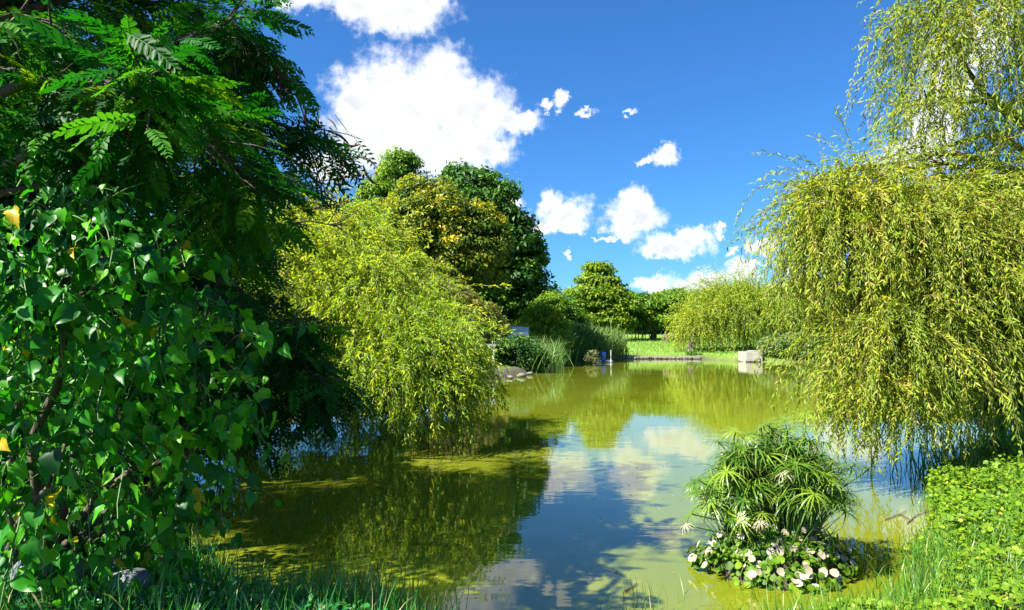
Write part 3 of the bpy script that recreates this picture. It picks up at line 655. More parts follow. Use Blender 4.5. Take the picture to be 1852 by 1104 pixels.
bevel_box('crossbar', b+[0,0,.235], (1.7,.12,.05), 'rust', t, b, .01)
b = P(1105, 655, 61.5); b[2] = 0; t = thing('mooring_pole', 'thin pale pole standing in the water right of the aerator', 'pole', b)
mb = MB(); mb.tube([b-[0,0,.6], b+[0,0,.6], b+[.01,0,1.15]], .03, 8); mb.build('pole', 'whitepaint', t, b); lathe('cap', [(0,1.14),(.045,1.14),(.045,1.2),(0,1.22)], b, 'rust', t, b, 10)

# ---- sheet panel and flat roof among the shrubs on the left shore
b = on_ground(934, 46); t = thing('panel_screen', 'shade blue metal panel on posts above the left shore shrubs', 'panel', b)
c = P(934, 604, 46); rz = R(28)
for k in range(4):
    u = (k-1.5)*.47; bevel_box('panel', c+[u*math.cos(rz),u*math.sin(rz),-.07*(k-1.5)*.4], (.462,.04,1.0), 'panelblue', t, b, .008, rz)
bevel_box('top_rail', c+[0,0,.53], (1.95,.09,.06), 'rust', t, b, .01, rz)
for s in (-1, 1):
    mb = MB(); q = c+[s*.96*math.cos(rz), s*.96*math.sin(rz), 0]; mb.tube([[q[0],q[1]+.06,b[2]-.3],[q[0],q[1]+.06,q[2]+.55]], .045, 8); mb.build('post', 'rust', t, b)
b = P(880, 640, 40); b[2] = gz(b[0], b[1]); t = thing('flat_roof_shelter', 'low shelter with flat grey roof on a pale post at the shore', 'shelter', b)
c = P(870, 624, 40); bevel_box('roof', c+[-.4,.8,.0], (2.6,2.4,.07), 'grey_roof', t, b, .015); bevel_box('fascia', c+[-.4,-.44,-.02], (2.6,.05,.14), 'grey_roof', t, b, .01)
for (dx, dy) in ((.75,-.3),(-1.5,-.3),(.75,1.7),(-1.5,1.7)):
    q = c+[dx,dy,0]; mb = MB(); mb.tube([[q[0],q[1],gz(q[0],q[1])-.3],[q[0],q[1],c[2]-.03]], .07, 10); mb.build('post', 'whitepaint', t, b)

# ---- stakes, fences, marker post on the far side
for k, (px, D, lab) in enumerate([(1156,104,'dark timber frame of stakes left in the tree shade'), (1168,106,'dark timber frame of stakes right in the tree shade'), (1136,112,'slim pair of stakes far left on the lawn')]):
    b = on_ground(px, D); t = thing('tree_stakes', lab, 'stakes', b, 'sapling stakes on the lawn')
    for s in ((-.55,0),(.55,0),(0,.6)):
        mb = MB(); mb.tube([b+[s[0]*1.3,s[1],-.1], b+[s[0]*.75,s[1]*.5,1.65]], .07, 6); mb.build('stake', 'wood', t, b)
    mb = MB(); mb.tube([b+[-.75,0,1.35], b+[.75,0,1.4]], .05, 6); mb.build('crossbar', 'wood', t, b)
def fence(label, pts, h, rails, m='whitepaint'):
    b = np.array([*pts[0], gz(*pts[0])]); t = thing('rail_fence', label, 'fence', b)
    tops = []
    for (x, y) in pts: q = np.array([x, y, gz(x, y)]); bevel_box('post', q+[0,0,h/2], (.16,.16,h+.2), m, t, b, .02); tops.append(q)
    for a, c in zip(tops[:-1], tops[1:]):
        for rh in rails: mb = MB(); mb.tube([a+[0,-.1,rh], c+[0,-.1,rh]], .055, 6); mb.build('rail', m, t, b)
fence('white rail fence on the grass behind the right bank shrubs', line((32.5,78),(41,76),5), 1.15, (.5,1.0))
b = on_ground(1489, 74); t = thing('white_post', 'white bollard post standing alone on the right lawn', 'post', b)
bevel_box('shaft', b+[0,0,.6], (.22,.22,1.5), 'whitepaint', t, b, .03); bevel_box('cap', b+[0,0,1.38], (.28,.28,.08), 'wood', t, b, .02)
b = on_ground(1706, 50.5); b[2] = max(b[2], .1); t = thing('marker_post', 'red and white marker post on the far bank behind the near willow', 'post', b)
lathe('post', [(0,-.3),(.2,-.3),(.2,.45),(0,.45)], b, 'whitepaint', t, b, 14); lathe('red_head', [(0,.45),(.23,.45),(.23,1.25),(.15,1.36),(0,1.38)], b, 'redpaint', t, b, 14)

# ---- lawn grass on the far side
n = 9000; x = rng.uniform(8, 40, n); y = rng.uniform(62, 112, n); sd = pond_sd(np.c_[x, y]); ok = sd > .2; x, y = x[ok], y[ok]; n = len(x)
mb = MB(); z = ground_z(x, y); mb.inst(*blade_template(2, .5, 1), np.c_[x, y, z], nrm(np.c_[rng.normal(size=(n,2))*.4, np.ones(n)]), rdir(n), rng.uniform(.2,.55,n), np.clip(rng.normal(.85,.1,n),0,1), .07)
tag(mb.build('grass', 'grass'), 'sunlit grass of the lawn across the pond', 'grass', kind='stuff')
# ================================================================== NEAR LEFT: pinnate tree, heart leaf bush, sapling
FROND = [frond_template(12, s, True) for s in range(3)] + [frond_template(13, s+5, False, 62) for s in range(3)] + [frond_template(7, s+9, False, 62) for s in range(3)]
def pinnate(name, label, base, boughs, twigs_per_m, fr_per, size, nbig, tint=(.42,.2), trunk=None, trunk_r=.12, pods=None, twig_len=(.25,.58), sag=.25, away=0):
    """boughs: polylines in world space; twigs grow off them, fronds off the twigs. The fronds nearest the camera are parts of their own"""
    base = np.asarray(base, float); t = thing(name, label, 'tree', base)
    if trunk is not None: mb = MB(); mb.tube(trunk, trunk_r*np.linspace(1.2,.5,len(trunk)), 8); mb.build('trunk', 'bark', t, base, True)
    O, X, N, S, T = [], [], [], [], []; tw = MB()
    for bi, (pts, r, dens) in enumerate(boughs):
        pts = np.asarray(pts, float); mb = MB(); u = np.linspace(0, 1, len(pts)); uu = np.linspace(0, 1, 10)
        pp = np.stack([np.interp(uu, u, pts[:, k]) for k in range(3)], 1); pp[1:-1] += rng.normal(size=(8,3))*.03
        mb.tube(pp, r*np.linspace(1, .25, 10), 6); mb.build('bough', 'bark', t, base, True)
        L = np.linalg.norm(np.diff(pp, axis=0), axis=1).sum(); nt_ = max(3, int(L*twigs_per_m*dens))
        for j in range(nt_):
            q = rng.uniform(.12, 1)**.8; a = np.array([np.interp(q, uu, pp[:, k]) for k in range(3)])
            i0 = min(int(q*9), 8); bd = nrm(pp[i0+1]-pp[i0])
            d = nrm(bd*.7 + rdir(1)[0]*np.array([1,1,.7])*.8 + np.array([.1,0,.05])); ln = rng.uniform(*twig_len)
            m_ = 5; tp = [a]
            for k in range(m_): d = nrm(d + np.array([0,0,-sag/m_*2]) + rng.normal(size=3)*.08); tp.append(tp[-1]+d*ln/m_)
            tp = np.array(tp); tw.tube(tp, np.linspace(.008,.003,m_+1), 4)
            tt = rng.normal(*tint)
            for k in range(fr_per):
                w = .2 + .8*(k+rng.random()*.5)/fr_per; o = np.array([np.interp(min(w,1), np.linspace(0,1,m_+1), tp[:, c]) for c in range(3)])
                dd = nrm(tp[min(int(w*m_)+1, m_)] - tp[min(int(w*m_), m_-1)]); side = nrm(np.cross(dd, [0,0,1]))*(1 if k % 2 else -1)
                x = nrm(dd*.65 + side*.85 + np.array([0,0,rng.uniform(-.45,.15)]) + rng.normal(size=3)*.2)
                O.append(o); X.append(x); N.append(nrm(np.array([0,0,1]) + rng.normal(size=3)*.45)); S.append(size*rng.uniform(.65,1.2)); T.append(np.clip(tt + rng.normal(0,.08), 0, .9 if rng.random() > .02 else 1))
    tag(tw.build('twig', 'bark', t, base), kind='stuff')
    O, X, N, S, T = map(np.array, (O, X, N, S, T))
    px = CX + O[:, 0]/np.maximum(O[:, 1], .3)*F; vis = (O[:, 1] > .5) & (px > -60) & (px < 700) & (O[:, 2] < 1.8 + .56*O[:, 1])
    score = np.where(vis, S/np.maximum(O[:, 1], .5), -1) ; order = np.argsort(-score); big = order[:nbig]; rest = order[nbig:]
    meshes = [[mesh_of('leaf', *FROND[s], 'frond', tv) for tv in (.12,.3,.45,.6,.75,.88)] for s in range(3)]
    for i in big:
        k = int(np.clip(T[i]*6, 0, 5)); place('leaf', meshes[rng.integers(3)][k], t, base, O[i], X[i], N[i], S[i])
    if len(rest):
        mb = MB(); kind = rng.integers(0, 3, len(rest))
        near = vis[rest] & (O[rest, 1] < 5.6)
        for s in range(3):
            q = rest[(kind == s) & near]; mb.inst(*FROND[3+s], O[q], X[q], N[q], S[q], T[q])
            q = rest[(kind == s) & ~near]; mb.inst(*FROND[6+s], O[q], X[q], N[q], S[q], T[q], S[q]*1.25)
        o = mb.build('foliage', 'frond', t, base); tag(o, kind='stuff')
    # hanging pods
    if pods:
        pm = []
        for s in range(3):
            v = []; f = []
            for i in range(7):
                u = i/6; c = np.array([u, .22*math.sin(u*2.2+s*.4)-.05*s, 0]); w = .045*math.sin(math.pi*(.12+.8*u))+.008
                v += [c+[0,-w,.01], c+[0,w,.01], c+[0,w,-.01], c+[0,-w,-.01]]
            for i in range(6):
                for k in range(4): f.append((4*i+k, 4*i+(k+1)%4, 4*i+4+(k+1)%4, 4*i+4+k))
            pm.append(mesh_of('seed_pod', np.array(v), np.array(f), 'pod', .5))
        for (c, n) in pods:
            c = np.asarray(c)
            for k in range(n):
                x = nrm(np.array([rng.uniform(.1,.9), rng.normal()*.4, rng.uniform(-1.2,-.25)])); place('seed_pod', pm[k % 3], t, base, c+rng.normal(size=3)*[.05,.08,.04], x, rdir(1)[0], rng.uniform(.13,.24))
    return t
b = np.array([-4.4, 4.9, gz(-4.4, 4.9)])
def PL(*a): return [P(*q) for q in a]
tk = np.array([b-[0,0,.2], b+[.05,.1,.8], b+[-.05,.1,1.8], b+[.1,0,2.8], b+[.2,.1,3.8]])
boughs = [(PL((-60,330,4.6),(150,250,4.4),(300,220,4.2),(380,260,4.2),(440,330,4.3)), .035, 1.2), (PL((-80,200,4.8),(150,110,4.8),(330,70,4.7),(420,40,4.7),(450,80,4.7)), .04, 1.3),
  (PL((-50,260,5),(200,190,5.2),(400,170,5.4),(500,225,5.6),(590,275,5.8)), .035, 1.35), (PL((-60,120,3.9),(80,130,3.6),(180,140,3.4),(270,150,3.3)), .025, 1.2),
  (PL((-40,40,5),(150,-20,5.2),(330,20,5.4),(440,80,5.4)), .04, 1.3), (PL((-100,60,3.8),(20,40,3.6),(120,60,3.5)), .025, 1.2), (PL((0,350,5.6),(200,330,5.8),(360,350,5.9),(460,430,6)), .03, 1.2),
  (PL((-100,220,3.9),(0,220,3.7),(60,230,3.5)), .025, 1.0), (PL((30,300,5.2),(250,290,5),(380,330,4.9),(440,420,4.9)), .03, 1.1), (PL((-20,100,6.2),(200,60,6.4),(350,120,6.6),(430,190,6.8)), .03, 1.4), (PL((-20,250,6.4),(200,250,6.6),(380,280,6.8),(470,330,7)), .03, 1.2)]
up = []
for k in range(30):      # unseen crown above and left of the picture, spread to shade the water
    a = tk[3 + k % 2]; e = np.array([rng.uniform(-7.0,-2.6), rng.uniform(2.5,8.2), rng.uniform(5.0,6.8)]); up.append((bent(a, e, 6, .06, .1), .04, .85))
for k in range(7): up.append((bent(tk[4], np.array([rng.uniform(-8.0,-6.2), rng.uniform(4.5,6.3), rng.uniform(4.4,5.6)]), 6, .06, .1), .035, .9))  # extra unseen boughs, added to shade the water off the left bank
for k in range(3): up.append((bent(tk[4], np.array([rng.uniform(-4.6,-3.2), rng.uniform(2.6,3.6), rng.uniform(5.2,6.4)]), 6, .04, .1), .035, .9))  # more added boughs out of frame, to shade the middle water
pinnate('pinnate_tree', 'dark overhanging tree with feathery pinnate leaves and pods at upper left', b, boughs+up, 13, 7, .36, 290, (.5,.24), tk, .15,
   pods=[(P(470,100,4.7),9),(P(500,130,4.7),8),(P(520,150,5),10),(P(545,185,5.3),8),(P(590,225,5.6),7),(P(610,265,5.7),8),(P(640,290,5.8),5),(P(560,320,6.2),9),(P(590,345,6.4),6),(P(425,110,4.8),8),(P(620,300,5.7),5)])
b = np.array([-4.3, 8.3, gz(-4.3, 8.3)])
pinnate('pinnate_sapling', 'dark feathery sapling between the heart leaf bush and the left willow', b,
   [(PL((330,700,8),(430,610,7.6),(500,580,7.4),(560,600,7.2)), .03, 1.2), (PL((360,700,8),(460,650,7.5),(540,650,7.1),(590,700,6.9)), .03, 1.2), (PL((380,560,8),(440,520,8),(500,560,7.7)), .02, 1.1), (PL((340,760,7.8),(440,720,7.4),(520,720,7)), .02, 1.2), (PL((330,600,8.2),(400,500,8.2),(450,450,8)), .02, 1.2), (PL((340,820,7.8),(420,790,7.6),(480,760,7.3)), .02, 1.2)],
   13, 7, .38, 120, (.3,.18), np.array([b-[0,0,.2], b+[.2,-.1,1.0], b+[.4,-.2,2.2]]), .06)

for (x, y, top, lab) in [(-7.6,8.6,6.6,'added shade tree filling the left edge behind the heart leaf bush'), (-8.6,11.6,6.4,'added shade tree behind the pinnate tree, beside the left willow'), (-6.0,6.9,3.0,'low added backing tree deep behind the heart leaf bush'), (-5.0,9.3,3.6,'low added backing tree between the heart leaf bush and the bare tree')]:  # hidden trees added to shade the water and darken behind the bush
    k = top/6.5; tree('shade_tree', lab, (x, y, gz(x, y)), top, [((x,y,top*.72),np.array([1.7,1.6,1.5])*k),((x+.9,y-.3,top*.5),np.array([1.3,1.2,1.3])*k),((x-.9,y+.2,top*.5),np.array([1.5,1.2,1.4])*k),((x+.4,y,top*.24),np.array([1.5,1.0,1.3])*k)], 'dark', 330, 42, .42*k+.1, .18, (.35,.2), .16, inner=.35)
# bare arching twigs against the light
b = np.array([-5.2, 9.2, gz(-5.2, 9.2)]); t = thing('bare_tree', 'nearly leafless thin tree reaching over the left willow', 'tree', b)
mb = MB(); tkp = [b-[0,0,.2], P(330,560,9.3), P(400,430,9.2), P(440,380,9)]; mb.tube(tkp, [.07,.06,.045,.03], 7); mb.build('trunk', 'bark', t, b, True)
lv = MB(); tl = []
for e in [(PL((400,430,9.2),(480,410,9),(560,400,8.8),(610,410,8.7))), (PL((440,380,9),(500,350,9),(560,330,8.9),(640,320,8.8))), (PL((400,430,9.2),(450,360,9.1),(520,300,9))), (PL((480,410,9),(500,470,9),(495,520,9))), (PL((500,350,9),(560,380,9),(590,370,9)))]:
    pp = np.asarray(e); q = MB(); q.tube(pp, np.linspace(.022,.006,len(pp)), 5); br = q.build('branch', 'bark', t, b, True)
    for k in range(12):
        u = rng.uniform(.2,1)*(len(pp)-1); i0 = min(int(u), len(pp)-2); a = pp[i0]+(pp[i0+1]-pp[i0])*(u-i0); d = nrm(np.array([rng.uniform(.1,1),rng.normal()*.3,rng.uniform(-.7,.7)])); e2 = a+d*rng.uniform(.15,.5)
        q2 = MB(); q2.tube(bent(a,e2,4,.08), np.linspace(.007,.003,4), 4); q2.build('twig', 'bark', br, b); tl += [a+(e2-a)*w for w in rng.uniform(.3,1,4)]
tl = np.array(tl); lv.inst(*T_LEAF, tl, nrm(rdir(len(tl))+[0,0,-.5]), rdir(len(tl)), .07, np.clip(rng.normal(.8,.15,len(tl)),0,1), .03); lv.build('foliage', 'yellowtree', t, b)

# heart leaf bush
def heart_bush():
    b = np.array([-2.9, 4.2, gz(-2.9, 4.2)]); t = thing('heart_leaf_bush', 'large bush of glossy heart shaped leaves hanging over the bank at left', 'bush', b)
    LB = [(P(60,600,3.7),(.75,.6,.85)),(P(200,520,3.8),(.62,.55,.6)),(P(300,600,4.0),(.5,.5,.5)),(P(370,700,4.1),(.36,.4,.62)),(P(150,750,3.8),(.7,.55,.65)),(P(330,820,4.2),(.4,.4,.45)),(P(60,850,3.7),(.55,.5,.45)),(P(220,880,4.1),(.5,.45,.4)),(P(300,930,4.3),(.27,.3,.2)),(P(90,430,3.6),(.6,.5,.4)),(P(280,450,4.1),(.4,.4,.35)), (P(20,700,4.6),(1.2,.6,1.1)), (P(250,700,5.0),(.8,.5,1.0))]
    O, X, N, S, T = [], [], [], [], []; sh = MB()
    hub = b + [-.2,.3,.9]
    stems = [MB() for _ in range(9)]
    for k, s in enumerate(stems): e = np.asarray(LB[k][0]); s.tube(bent(b+[rng.normal()*.15,rng.normal()*.15,-.1], e, 8, .08, .1), np.linspace(.035,.012,8), 6); s.build('stem', 'bark', t, b, True)
    n_sh = 640
    w = np.array([l[1][0]*l[1][2] for l in LB]); w /= w.sum()
    for k in range(n_sh):
        c, r = LB[rng.choice(len(LB), p=w)]; d = rdir(1)[0]
        if d[1] > .2 and rng.random() < .7: d[1] *= -1
        a = np.asarray(c) + d*np.asarray(r)*rng.uniform(.45,.95); x = nrm(d*.8 + rng.normal(size=3)*.5 + np.array([.15,-.1,-.05])); ln = rng.uniform(.2,.5); m_ = 6; pt = [a]
        for q in range(m_): x = nrm(x + np.array([0,0,-.16]) + rng.normal(size=3)*.1); pt.append(pt[-1]+x*ln/m_)
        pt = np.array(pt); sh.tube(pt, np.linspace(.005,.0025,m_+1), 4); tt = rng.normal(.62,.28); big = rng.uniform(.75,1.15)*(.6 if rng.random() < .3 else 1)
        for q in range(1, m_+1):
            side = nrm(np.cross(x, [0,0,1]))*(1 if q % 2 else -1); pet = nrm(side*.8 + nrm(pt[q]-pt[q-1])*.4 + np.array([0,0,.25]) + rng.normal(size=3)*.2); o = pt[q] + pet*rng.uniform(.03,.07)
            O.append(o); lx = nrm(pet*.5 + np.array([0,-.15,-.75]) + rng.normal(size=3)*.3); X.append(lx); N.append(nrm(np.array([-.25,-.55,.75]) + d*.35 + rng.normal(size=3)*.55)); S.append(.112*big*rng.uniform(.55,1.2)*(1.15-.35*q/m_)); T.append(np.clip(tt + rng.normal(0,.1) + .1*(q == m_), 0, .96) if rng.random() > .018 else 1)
    O, X, N, S, T = map(np.array, (O, X, N, S, T))
    O[:, 2] = np.maximum(O[:, 2], .18)
    tag(sh.build('shoot', 'stem', t, b), kind='stuff')
    px = CX + O[:, 0]/O[:, 1]*F; vis = px > -20; dep = O[:, 1] - .25*S/.08; order = np.argsort(np.where(vis, dep, 99)); big = order[:600]; big = big[np.argsort(-S[big])][:295]
    rest = np.setdiff1d(np.arange(len(O)), big)
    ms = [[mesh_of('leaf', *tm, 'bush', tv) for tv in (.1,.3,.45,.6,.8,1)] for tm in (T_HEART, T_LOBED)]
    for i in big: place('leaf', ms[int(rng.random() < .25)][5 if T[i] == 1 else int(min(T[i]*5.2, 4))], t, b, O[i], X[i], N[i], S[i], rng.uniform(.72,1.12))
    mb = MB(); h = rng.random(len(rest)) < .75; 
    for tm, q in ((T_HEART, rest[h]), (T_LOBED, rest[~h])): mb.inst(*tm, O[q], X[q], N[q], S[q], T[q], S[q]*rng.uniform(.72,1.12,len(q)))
    tag(mb.build('foliage', 'bush', t, b), kind='stuff')
heart_bush()

# ---- rocks, weeds and grass on the near left bank
for k, (px, D, r, lab) in enumerate([(104,4.0,(.15,.13,.14),'shade blue rock lowest in the near left corner'), (62,4.75,(.13,.11,.1),'flat grey rock at the edge of the bush shade'), (36,5.1,(.17,.14,.16),'dark rock deepest under the bush at left'), (246,3.98,(.1,.09,.08),'pale rock cut by the bottom edge, left of the grass'), (120,4.6,(.08,.07,.07),'small rock behind the lowest shade blue rock'), (205,4.35,(.07,.06,.06),'small pale rock among the weeds')]):
    q = on_ground(px, D); rock('bank_rock', q+[0,0,.09+r[2]*.3], tuple(1.25*w for w in r), 'stone', lab, 'rock', 300+k, 'rocks on the near left bank', .8)
def scatter(n, poly, zoff=0):
    poly = np.array(poly); lo, hi = poly.min(0), poly.max(0); out = []
    while sum(len(o) for o in out) < n:
        q = rng.uniform(lo, hi, (n, 2)); ins = np.zeros(n, bool)
        for a, c in zip(poly, np.roll(poly, -1, 0)):
            with np.errstate(divide='ignore', invalid='ignore'): ins ^= ((a[1] > q[:,1]) != (c[1] > q[:,1])) & (q[:,0] < (c[0]-a[0])*(q[:,1]-a[1])/(c[1]-a[1])+a[0])
        out.append(q[ins])
    q = np.concatenate(out)[:n]; return q
BL = [blade_template(4, d, 1) for d in (.5, .9, 1.3)]
def grass(name, label, pts, h, w, m, tint, lean=.35, kind='stuff', cat='grass', z=None):
    mb = MB(); n = len(pts); z = ground_z(pts[:,0], pts[:,1]) if z is None else z; k = rng.integers(0, 3, n)
    X = nrm(np.c_[rng.normal(size=(n,2))*lean, np.ones(n)]); H = h*rng.uniform(.45,1.2,n)*(.75+.5*(wob(pts[:,0]*3, pts[:,1]*3)+1)/2); T = np.clip(rng.normal(*tint, n), 0, 1)
    Nn = nrm(X*np.array([1,1,0])*3 + rdir(n)*np.array([1,1,.1]))
    for s in range(3): q = k == s; mb.inst(*BL[s], np.c_[pts, np.maximum(z,-.04)][q], X[q], Nn[q], H[q], T[q], w*rng.uniform(.6,1.3,q.sum()))
    return tag(mb.build(name, m), label, cat, kind=kind)
def weeds(name, label, pts, hmax, size, m, tint, tmpl, aspect=1.0, tilt=.4):
    mb = MB(); n = len(pts); z = np.maximum(ground_z(pts[:,0], pts[:,1]), 0); o = np.c_[pts, z + rng.random(n)**.7*hmax*(.55+.45*wob(pts[:,0]*4, pts[:,1]*4))+.01]
    N = nrm(np.array([-.15,-.2,1]) + rng.normal(size=(n,3))*tilt); X = nrm(np.cross(N, rdir(n))); s = size*rng.uniform(.5,1.3,n)
    mb.inst(*tmpl, o, X, N, s, np.clip(rng.normal(*tint, n) , 0, 1), s*aspect); return tag(mb.build(name, m), label, 'ground cover', kind='stuff')
LB_ = [(-3.6,3.4),(-.6,3.4),(-.3,4.0),(-1.05,4.5),(-1.9,4.8),(-2.5,5.5),(-3.2,6.6),(-4.2,6.6)]
weeds('ground_cover', 'low leafy weeds on the shaded near left bank', scatter(7000, LB_), .16, .05, 'shade_grass', (.45,.25), T_LEAF, .7, .6)
grass('grass', 'long grass on the shaded near left bank', scatter(3400, LB_), .28, .009, 'shade_grass', (.65,.25), .5)
e = np.array([(-1.05,4.42),(-1.9,4.72),(-1.45,4.5),(-.9,4.32)])[rng.integers(0,4,1100)] + rng.normal(size=(1100,2))*[.28,.12]
grass('grass', 'bright grass tuft fringing the water at bottom left of centre', e, .42, .009, 'shade_grass', (.75,.2), .42)
e = np.array([(-2.15,4.75),(-2.3,4.85)])[rng.integers(0,2,220)] + rng.normal(size=(220,2))*.1
grass('grass', 'taller grass tuft in front of the heart leaf bush', e, .5, .009, 'shade_grass', (.7,.2), .35)

# ---- right bank: pennywort and grass
RB = [(.6,3.5),(1.0,3.95),(1.7,4.12),(2.38,4.38),(2.92,4.9),(3.28,5.52),(3.7,6.0),(4.3,6.4),(4.55,7.2),(5.15,8.25),(6.3,9.7),(7.6,10.9),(9.6,12.6),(11,12),(9,8),(6,3.6)]
weeds('ground_cover', 'sunlit round leaved pennywort carpet on the right bank', scatter(46000, RB), .18, .036, 'penny', (.55,.22), T_ROUND6, 1.0, .42)
grass('grass', 'bright green grass growing through the pennywort on the right bank', scatter(15000, RB), .24, .008, 'grass', (.6,.2), .45)
ed = []
for a, c in zip(RB[1:12], RB[2:13]): ed += line(a, c, 8)
e = np.array(ed)[rng.integers(0,len(ed),2600)] + rng.normal(size=(2600,2))*.13
grass('grass', 'taller arching grass along the right waterline', e, .27, .01, 'grass', (.55,.22), .5)
e = np.array([(3.9,5.9),(4.4,6.6),(4.7,7.4),(5.0,7.9)])[rng.integers(0,4,6000)] + rng.normal(size=(6000,2))*[.28,.25]; e = e[pond_sd(e) > -.12]
weeds('ground_cover', 'dense pennywort mound bulging over the water on the right', e, .42, .038, 'penny', (.5,.2), T_ROUND6, 1.0, .5)
e = np.array([(6.2,9.4),(7,10.1),(8,11)])[rng.integers(0,3,420)] + rng.normal(size=(420,2))*[.5,.3]
grass('grass', 'tall reedy grass at the back of the right bank', e, .75, .022, 'grass', (.5,.2), .35)
# spikes in the shallow water and floating twigs
e = np.array([(.95,4.72),(1.2,4.85),(1.7,4.95),(.8,4.6)])[rng.integers(0,4,46)] + rng.normal(size=(46,2))*.1
grass('grass', 'sparse grass spikes standing in the shallow water below the papyrus', e, .3, .007, 'grass', (.6,.2), .5, z=np.full(46, -.02))
for k, (pa, pb, lab) in enumerate([((1130,1072),(1152,1058),'thin dark twig floating in the middle of the pond'), ((1600,942),(1640,926),'pale dry stalk floating left of the pennywort mound'), ((1640,948),(1685,925),'dry stalk lying against the pennywort mound'), ((1628,930),(1652,945),'short dark stalk crossing the dry stalks')]):
    def W(p): r = ray(*p); return np.array([0,0,CAMZ]) + r*(-CAMZ/r[2]) + [0,0,.012]
    a, c = W(pa), W(pb); mb = MB(); mb.tube(bent(a, c, 6, .04)*[1,1,0]+[0,0,.012], np.linspace(.008,.004,6), 5); o = mb.build('floating_twig', 'wood' if k in (0,3) else 'palebark', None, a, True); tag(o, lab, 'twig', 'twigs on the water')
def floaters(n):
    q = np.c_[rng.uniform(-3,3.2,n), rng.uniform(5.2,14,n)]; q = q[pond_sd(q) < -.3]; n = len(q); mb = MB()
    mb.inst(*T_LEAF, np.c_[q, np.full(n,.006)], nrm(np.c_[rng.normal(size=(n,2)), np.zeros(n)]), np.tile([[0,0,1.]],(n,1))+rng.normal(size=(n,3))*.05, rng.uniform(.015,.05,n), rng.random(n), .012)
    tag(mb.build('floating_leaves', 'pale'), 'tiny dry leaves and flecks afloat on the pond', 'leaves', kind='stuff')
floaters(230)

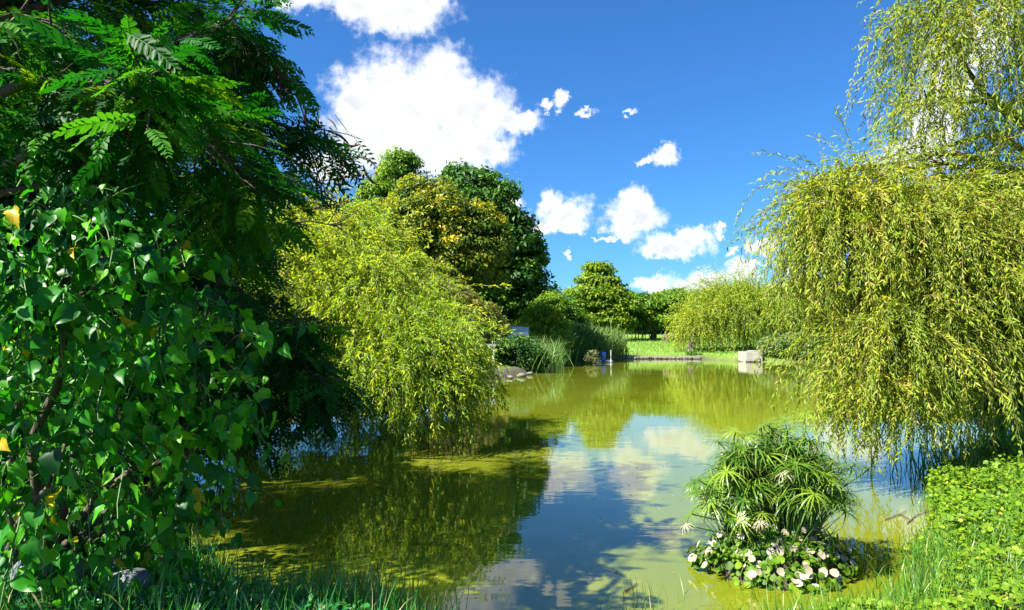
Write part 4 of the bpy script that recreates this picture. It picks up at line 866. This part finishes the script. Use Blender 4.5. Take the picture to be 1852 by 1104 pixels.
# ---- papyrus islet
IC = np.array([2.1, 5.55])
def papyrus():
    b = np.array([IC[0], IC[1], 0.0])
    mb = MB(); n = 22; v = [[IC[0], IC[1], .33]]; f = []
    for j, (rr, z) in enumerate([(.25,.28),(.42,.14),(.54,-.02),(.7,-.35)]):
        for i in range(n): a = i*2*math.pi/n; q = rr*(1+.12*math.sin(3*a+1)+.06*math.sin(7*a)); v.append([IC[0]+q*math.cos(a)*1.05, IC[1]+q*math.sin(a)*.75, z+.015*math.sin(5*a+j)])
    for i in range(n): f.append((0, 1+i, 1+(i+1)%n, 1+(i+1)%n))
    q = [(1+j*n+i, 1+(j+1)*n+i, 1+(j+1)*n+(i+1)%n, 1+j*n+(i+1)%n) for j in range(3) for i in range(n)]
    mb.add(v, np.array([x[:3] for x in f])); mb.add(np.array(v), np.array(q)); o = mb.build('islet', 'ground', smooth=True); tag(o, 'small muddy islet carrying the papyrus clump', kind='structure')
    t = thing('papyrus_clump', 'umbrella papyrus clump on the islet in the right foreground', 'papyrus', b)
    def umbel(n, seed, droop):
        r = random.Random(seed); mbx = MB(); T = blade_template(5, droop, 1)
        for i in range(n):
            a = 2*math.pi*i/n + r.uniform(-.15,.15); el = r.uniform(-.05,.45); x = np.array([[math.cos(a)*math.cos(el), math.sin(a)*math.cos(el), math.sin(el)]])
            mbx.inst(*T, np.zeros((1,3)), x, np.array([[0,0,1.]]), r.uniform(.7,1.08), .5, .058)
        return mbx
    var = []
    for s, (n, dr, tv) in enumerate([(20,.8,.35),(17,1.0,.5),(22,.9,.62),(18,.7,.75),(19,1.1,.88),(16,1.3,.15)]):
        m_ = umbel(n, s, dr); m_.t = {k: [np.full_like(x, tv) for x in a] for k, a in m_.t.items()}; o = m_.build('umbel', 'papyrus'); var.append(o.data); bpy.data.objects.remove(o)
    o = umbel(15, 77, 1.9).build('withered_umbel', 'pale'); dead = o.data; bpy.data.objects.remove(o)
    # stem prototype, a slightly bowed rod one metre long along X
    mbs = MB(); mbs.tube([[0,0,0],[.35,0,.03],[.7,0,.03],[1,0,0]], [.0075,.007,.006,.005], 6); so = mbs.build('stem', 'stem', smooth=True); sme = so.data; bpy.data.objects.remove(so)
    def stalk(root, tip, mesh, size, tilt):
        root, tip = np.asarray(root), np.asarray(tip); L = np.linalg.norm(tip-root)
        m = np.eye(4); X = (tip-root)/L; Y = nrm(np.cross([0,0,1], X)); Z = np.cross(X, Y); m[:3,0] = X*L; m[:3,1] = Y; m[:3,2] = Z*L; m[:3,3] = root-b
        o = bpy.data.objects.new('stem', sme); col.objects.link(o); o.parent = t; o.matrix_basis = Matrix(m.tolist())
        nn = nrm(X*.7 + np.array([0,0,.6]) + rng.normal(size=3)*tilt); place('umbel' if mesh is not dead else 'withered_umbel', mesh, t, b, tip, nrm(np.cross(nn, rdir(1)[0])), nn, size)
    for k in range(190):
        a = rng.uniform(0, 6.283); rr = math.sqrt(rng.random()); root = [IC[0]+.26*rr*math.cos(a), IC[1]+.2*rr*math.sin(a), .12]
        h = rng.uniform(.55,.98)*(1.06-.34*rr**2); out = rr*rng.uniform(.45,1.0)
        tip = [IC[0]+.62*out*math.cos(a), IC[1]+.5*out*math.sin(a), .12+h]
        stalk(root, tip, var[rng.integers(6)], rng.uniform(.19,.29), .3)
    for k in range(48):
        a = rng.uniform(0, 6.283); stalk([IC[0]+.26*math.cos(a), IC[1]+.2*math.sin(a), .16], [IC[0]+rng.uniform(.45,.7)*math.cos(a), IC[1]+rng.uniform(.38,.55)*math.sin(a), rng.uniform(.42,.8)], var[rng.integers(6)], rng.uniform(.15,.24), .4)
    for (px, py, D, s) in ((1420,760,5.6,.2),(1395,790,5.5,.18),(1300,800,5.5,.2),(1460,748,5.7,.21),(1490,800,5.6,.2),(1262,868,5.4,.2),(1250,930,5.2,.18),(1545,840,5.6,.2),(1570,850,5.6,.19),(1500,970,5.3,.15),(1530,900,5.5,.16),(1330,780,5.5,.2)):
        tip = P(px, py, D); stalk([IC[0]+rng.normal()*.12, IC[1]+rng.normal()*.08, .1], tip, var[rng.integers(6)], s, .25)
    for (px, py, D, s) in ((1418,855,5.15,.17),(1375,945,5.1,.13),(1240,950,5.1,.13),(1475,808,5.4,.12),(1545,905,5.5,.1)):
        stalk([IC[0]+rng.normal()*.1, IC[1]-.1, .1], P(px, py, D), dead, s, .35)
    # basal blades filling the clump
    mb = MB(); n = 260; a = rng.uniform(0, 6.283, n); rr = np.sqrt(rng.random(n)); q = np.c_[IC[0]+.36*rr*np.cos(a), IC[1]+.28*rr*np.sin(a), np.full(n,.1)]
    mb.inst(*blade_template(4,.6,1), q, nrm(np.c_[np.cos(a)*rr*.6, np.sin(a)*rr*.5, np.ones(n)]+rng.normal(size=(n,3))*.15), rdir(n), rng.uniform(.25,.5,n), np.clip(rng.normal(.25,.2,n),0,1), .012); tag(mb.build('foliage', 'papyrus', t, b), kind='stuff')
    # pennywort skirt with pale leaf undersides
    b2 = np.array([IC[0]-.02, IC[1]-.3, .02]); t2 = thing('pennywort', 'round pennywort leaves, green and bleached white, skirting the islet', 'plant', b2)
    n = 900; a = rng.uniform(math.pi*.8, math.pi*2.2, n); rr = rng.uniform(.35,1.2,n)*(1+.1*np.sin(3*a)+.06*np.sin(8*a)); mb = MB()
    nn = nrm(np.c_[np.cos(a)*.8, np.sin(a)*.9, np.full(n,.75)] + rng.normal(size=(n,3))*.35); sz = rng.uniform(.03,.06,n)
    mb.inst(*T_ROUND6, np.c_[IC[0]+.55*rr*np.cos(a), IC[1]+.43*rr*np.sin(a), np.maximum(.015,.02+.38*(1.1-rr))+rng.random(n)**2*.12], nrm(np.cross(nn, rdir(n))), nn, sz, np.clip(rng.normal(.3,.2,n),0,1)); tag(mb.build('foliage', 'penny', t2, b2), kind='stuff')
    gm = [mesh_of('leaf', *T_ROUND, 'penny', tv) for tv in (.1,.3,.5,.75)]; wm = [mesh_of('pale_leaf', *T_ROUND, 'pale', tv) for tv in (.5,1.)]
    for k in range(290):
        a = rng.uniform(math.pi*.88, math.pi*2.12); rr = rng.uniform(.4,1.2)*(1+.1*math.sin(3*a)+.06*math.sin(8*a)); q = np.array([IC[0]+.56*rr*math.cos(a), IC[1]+.44*rr*math.sin(a), max(.02,.03+.44*(1.14-rr))+rng.random()**2*.14])
        nn = nrm(np.array([math.cos(a)*.8, math.sin(a)*.9, .75]) + rng.normal(size=3)*.35); w = rng.random() < .46
        place('pale_leaf' if w else 'leaf', wm[rng.integers(2)] if w else gm[rng.integers(4)], t2, b2, q, nrm(np.cross(nn, rdir(1)[0])), nn, rng.uniform(.045,.072))
papyrus()
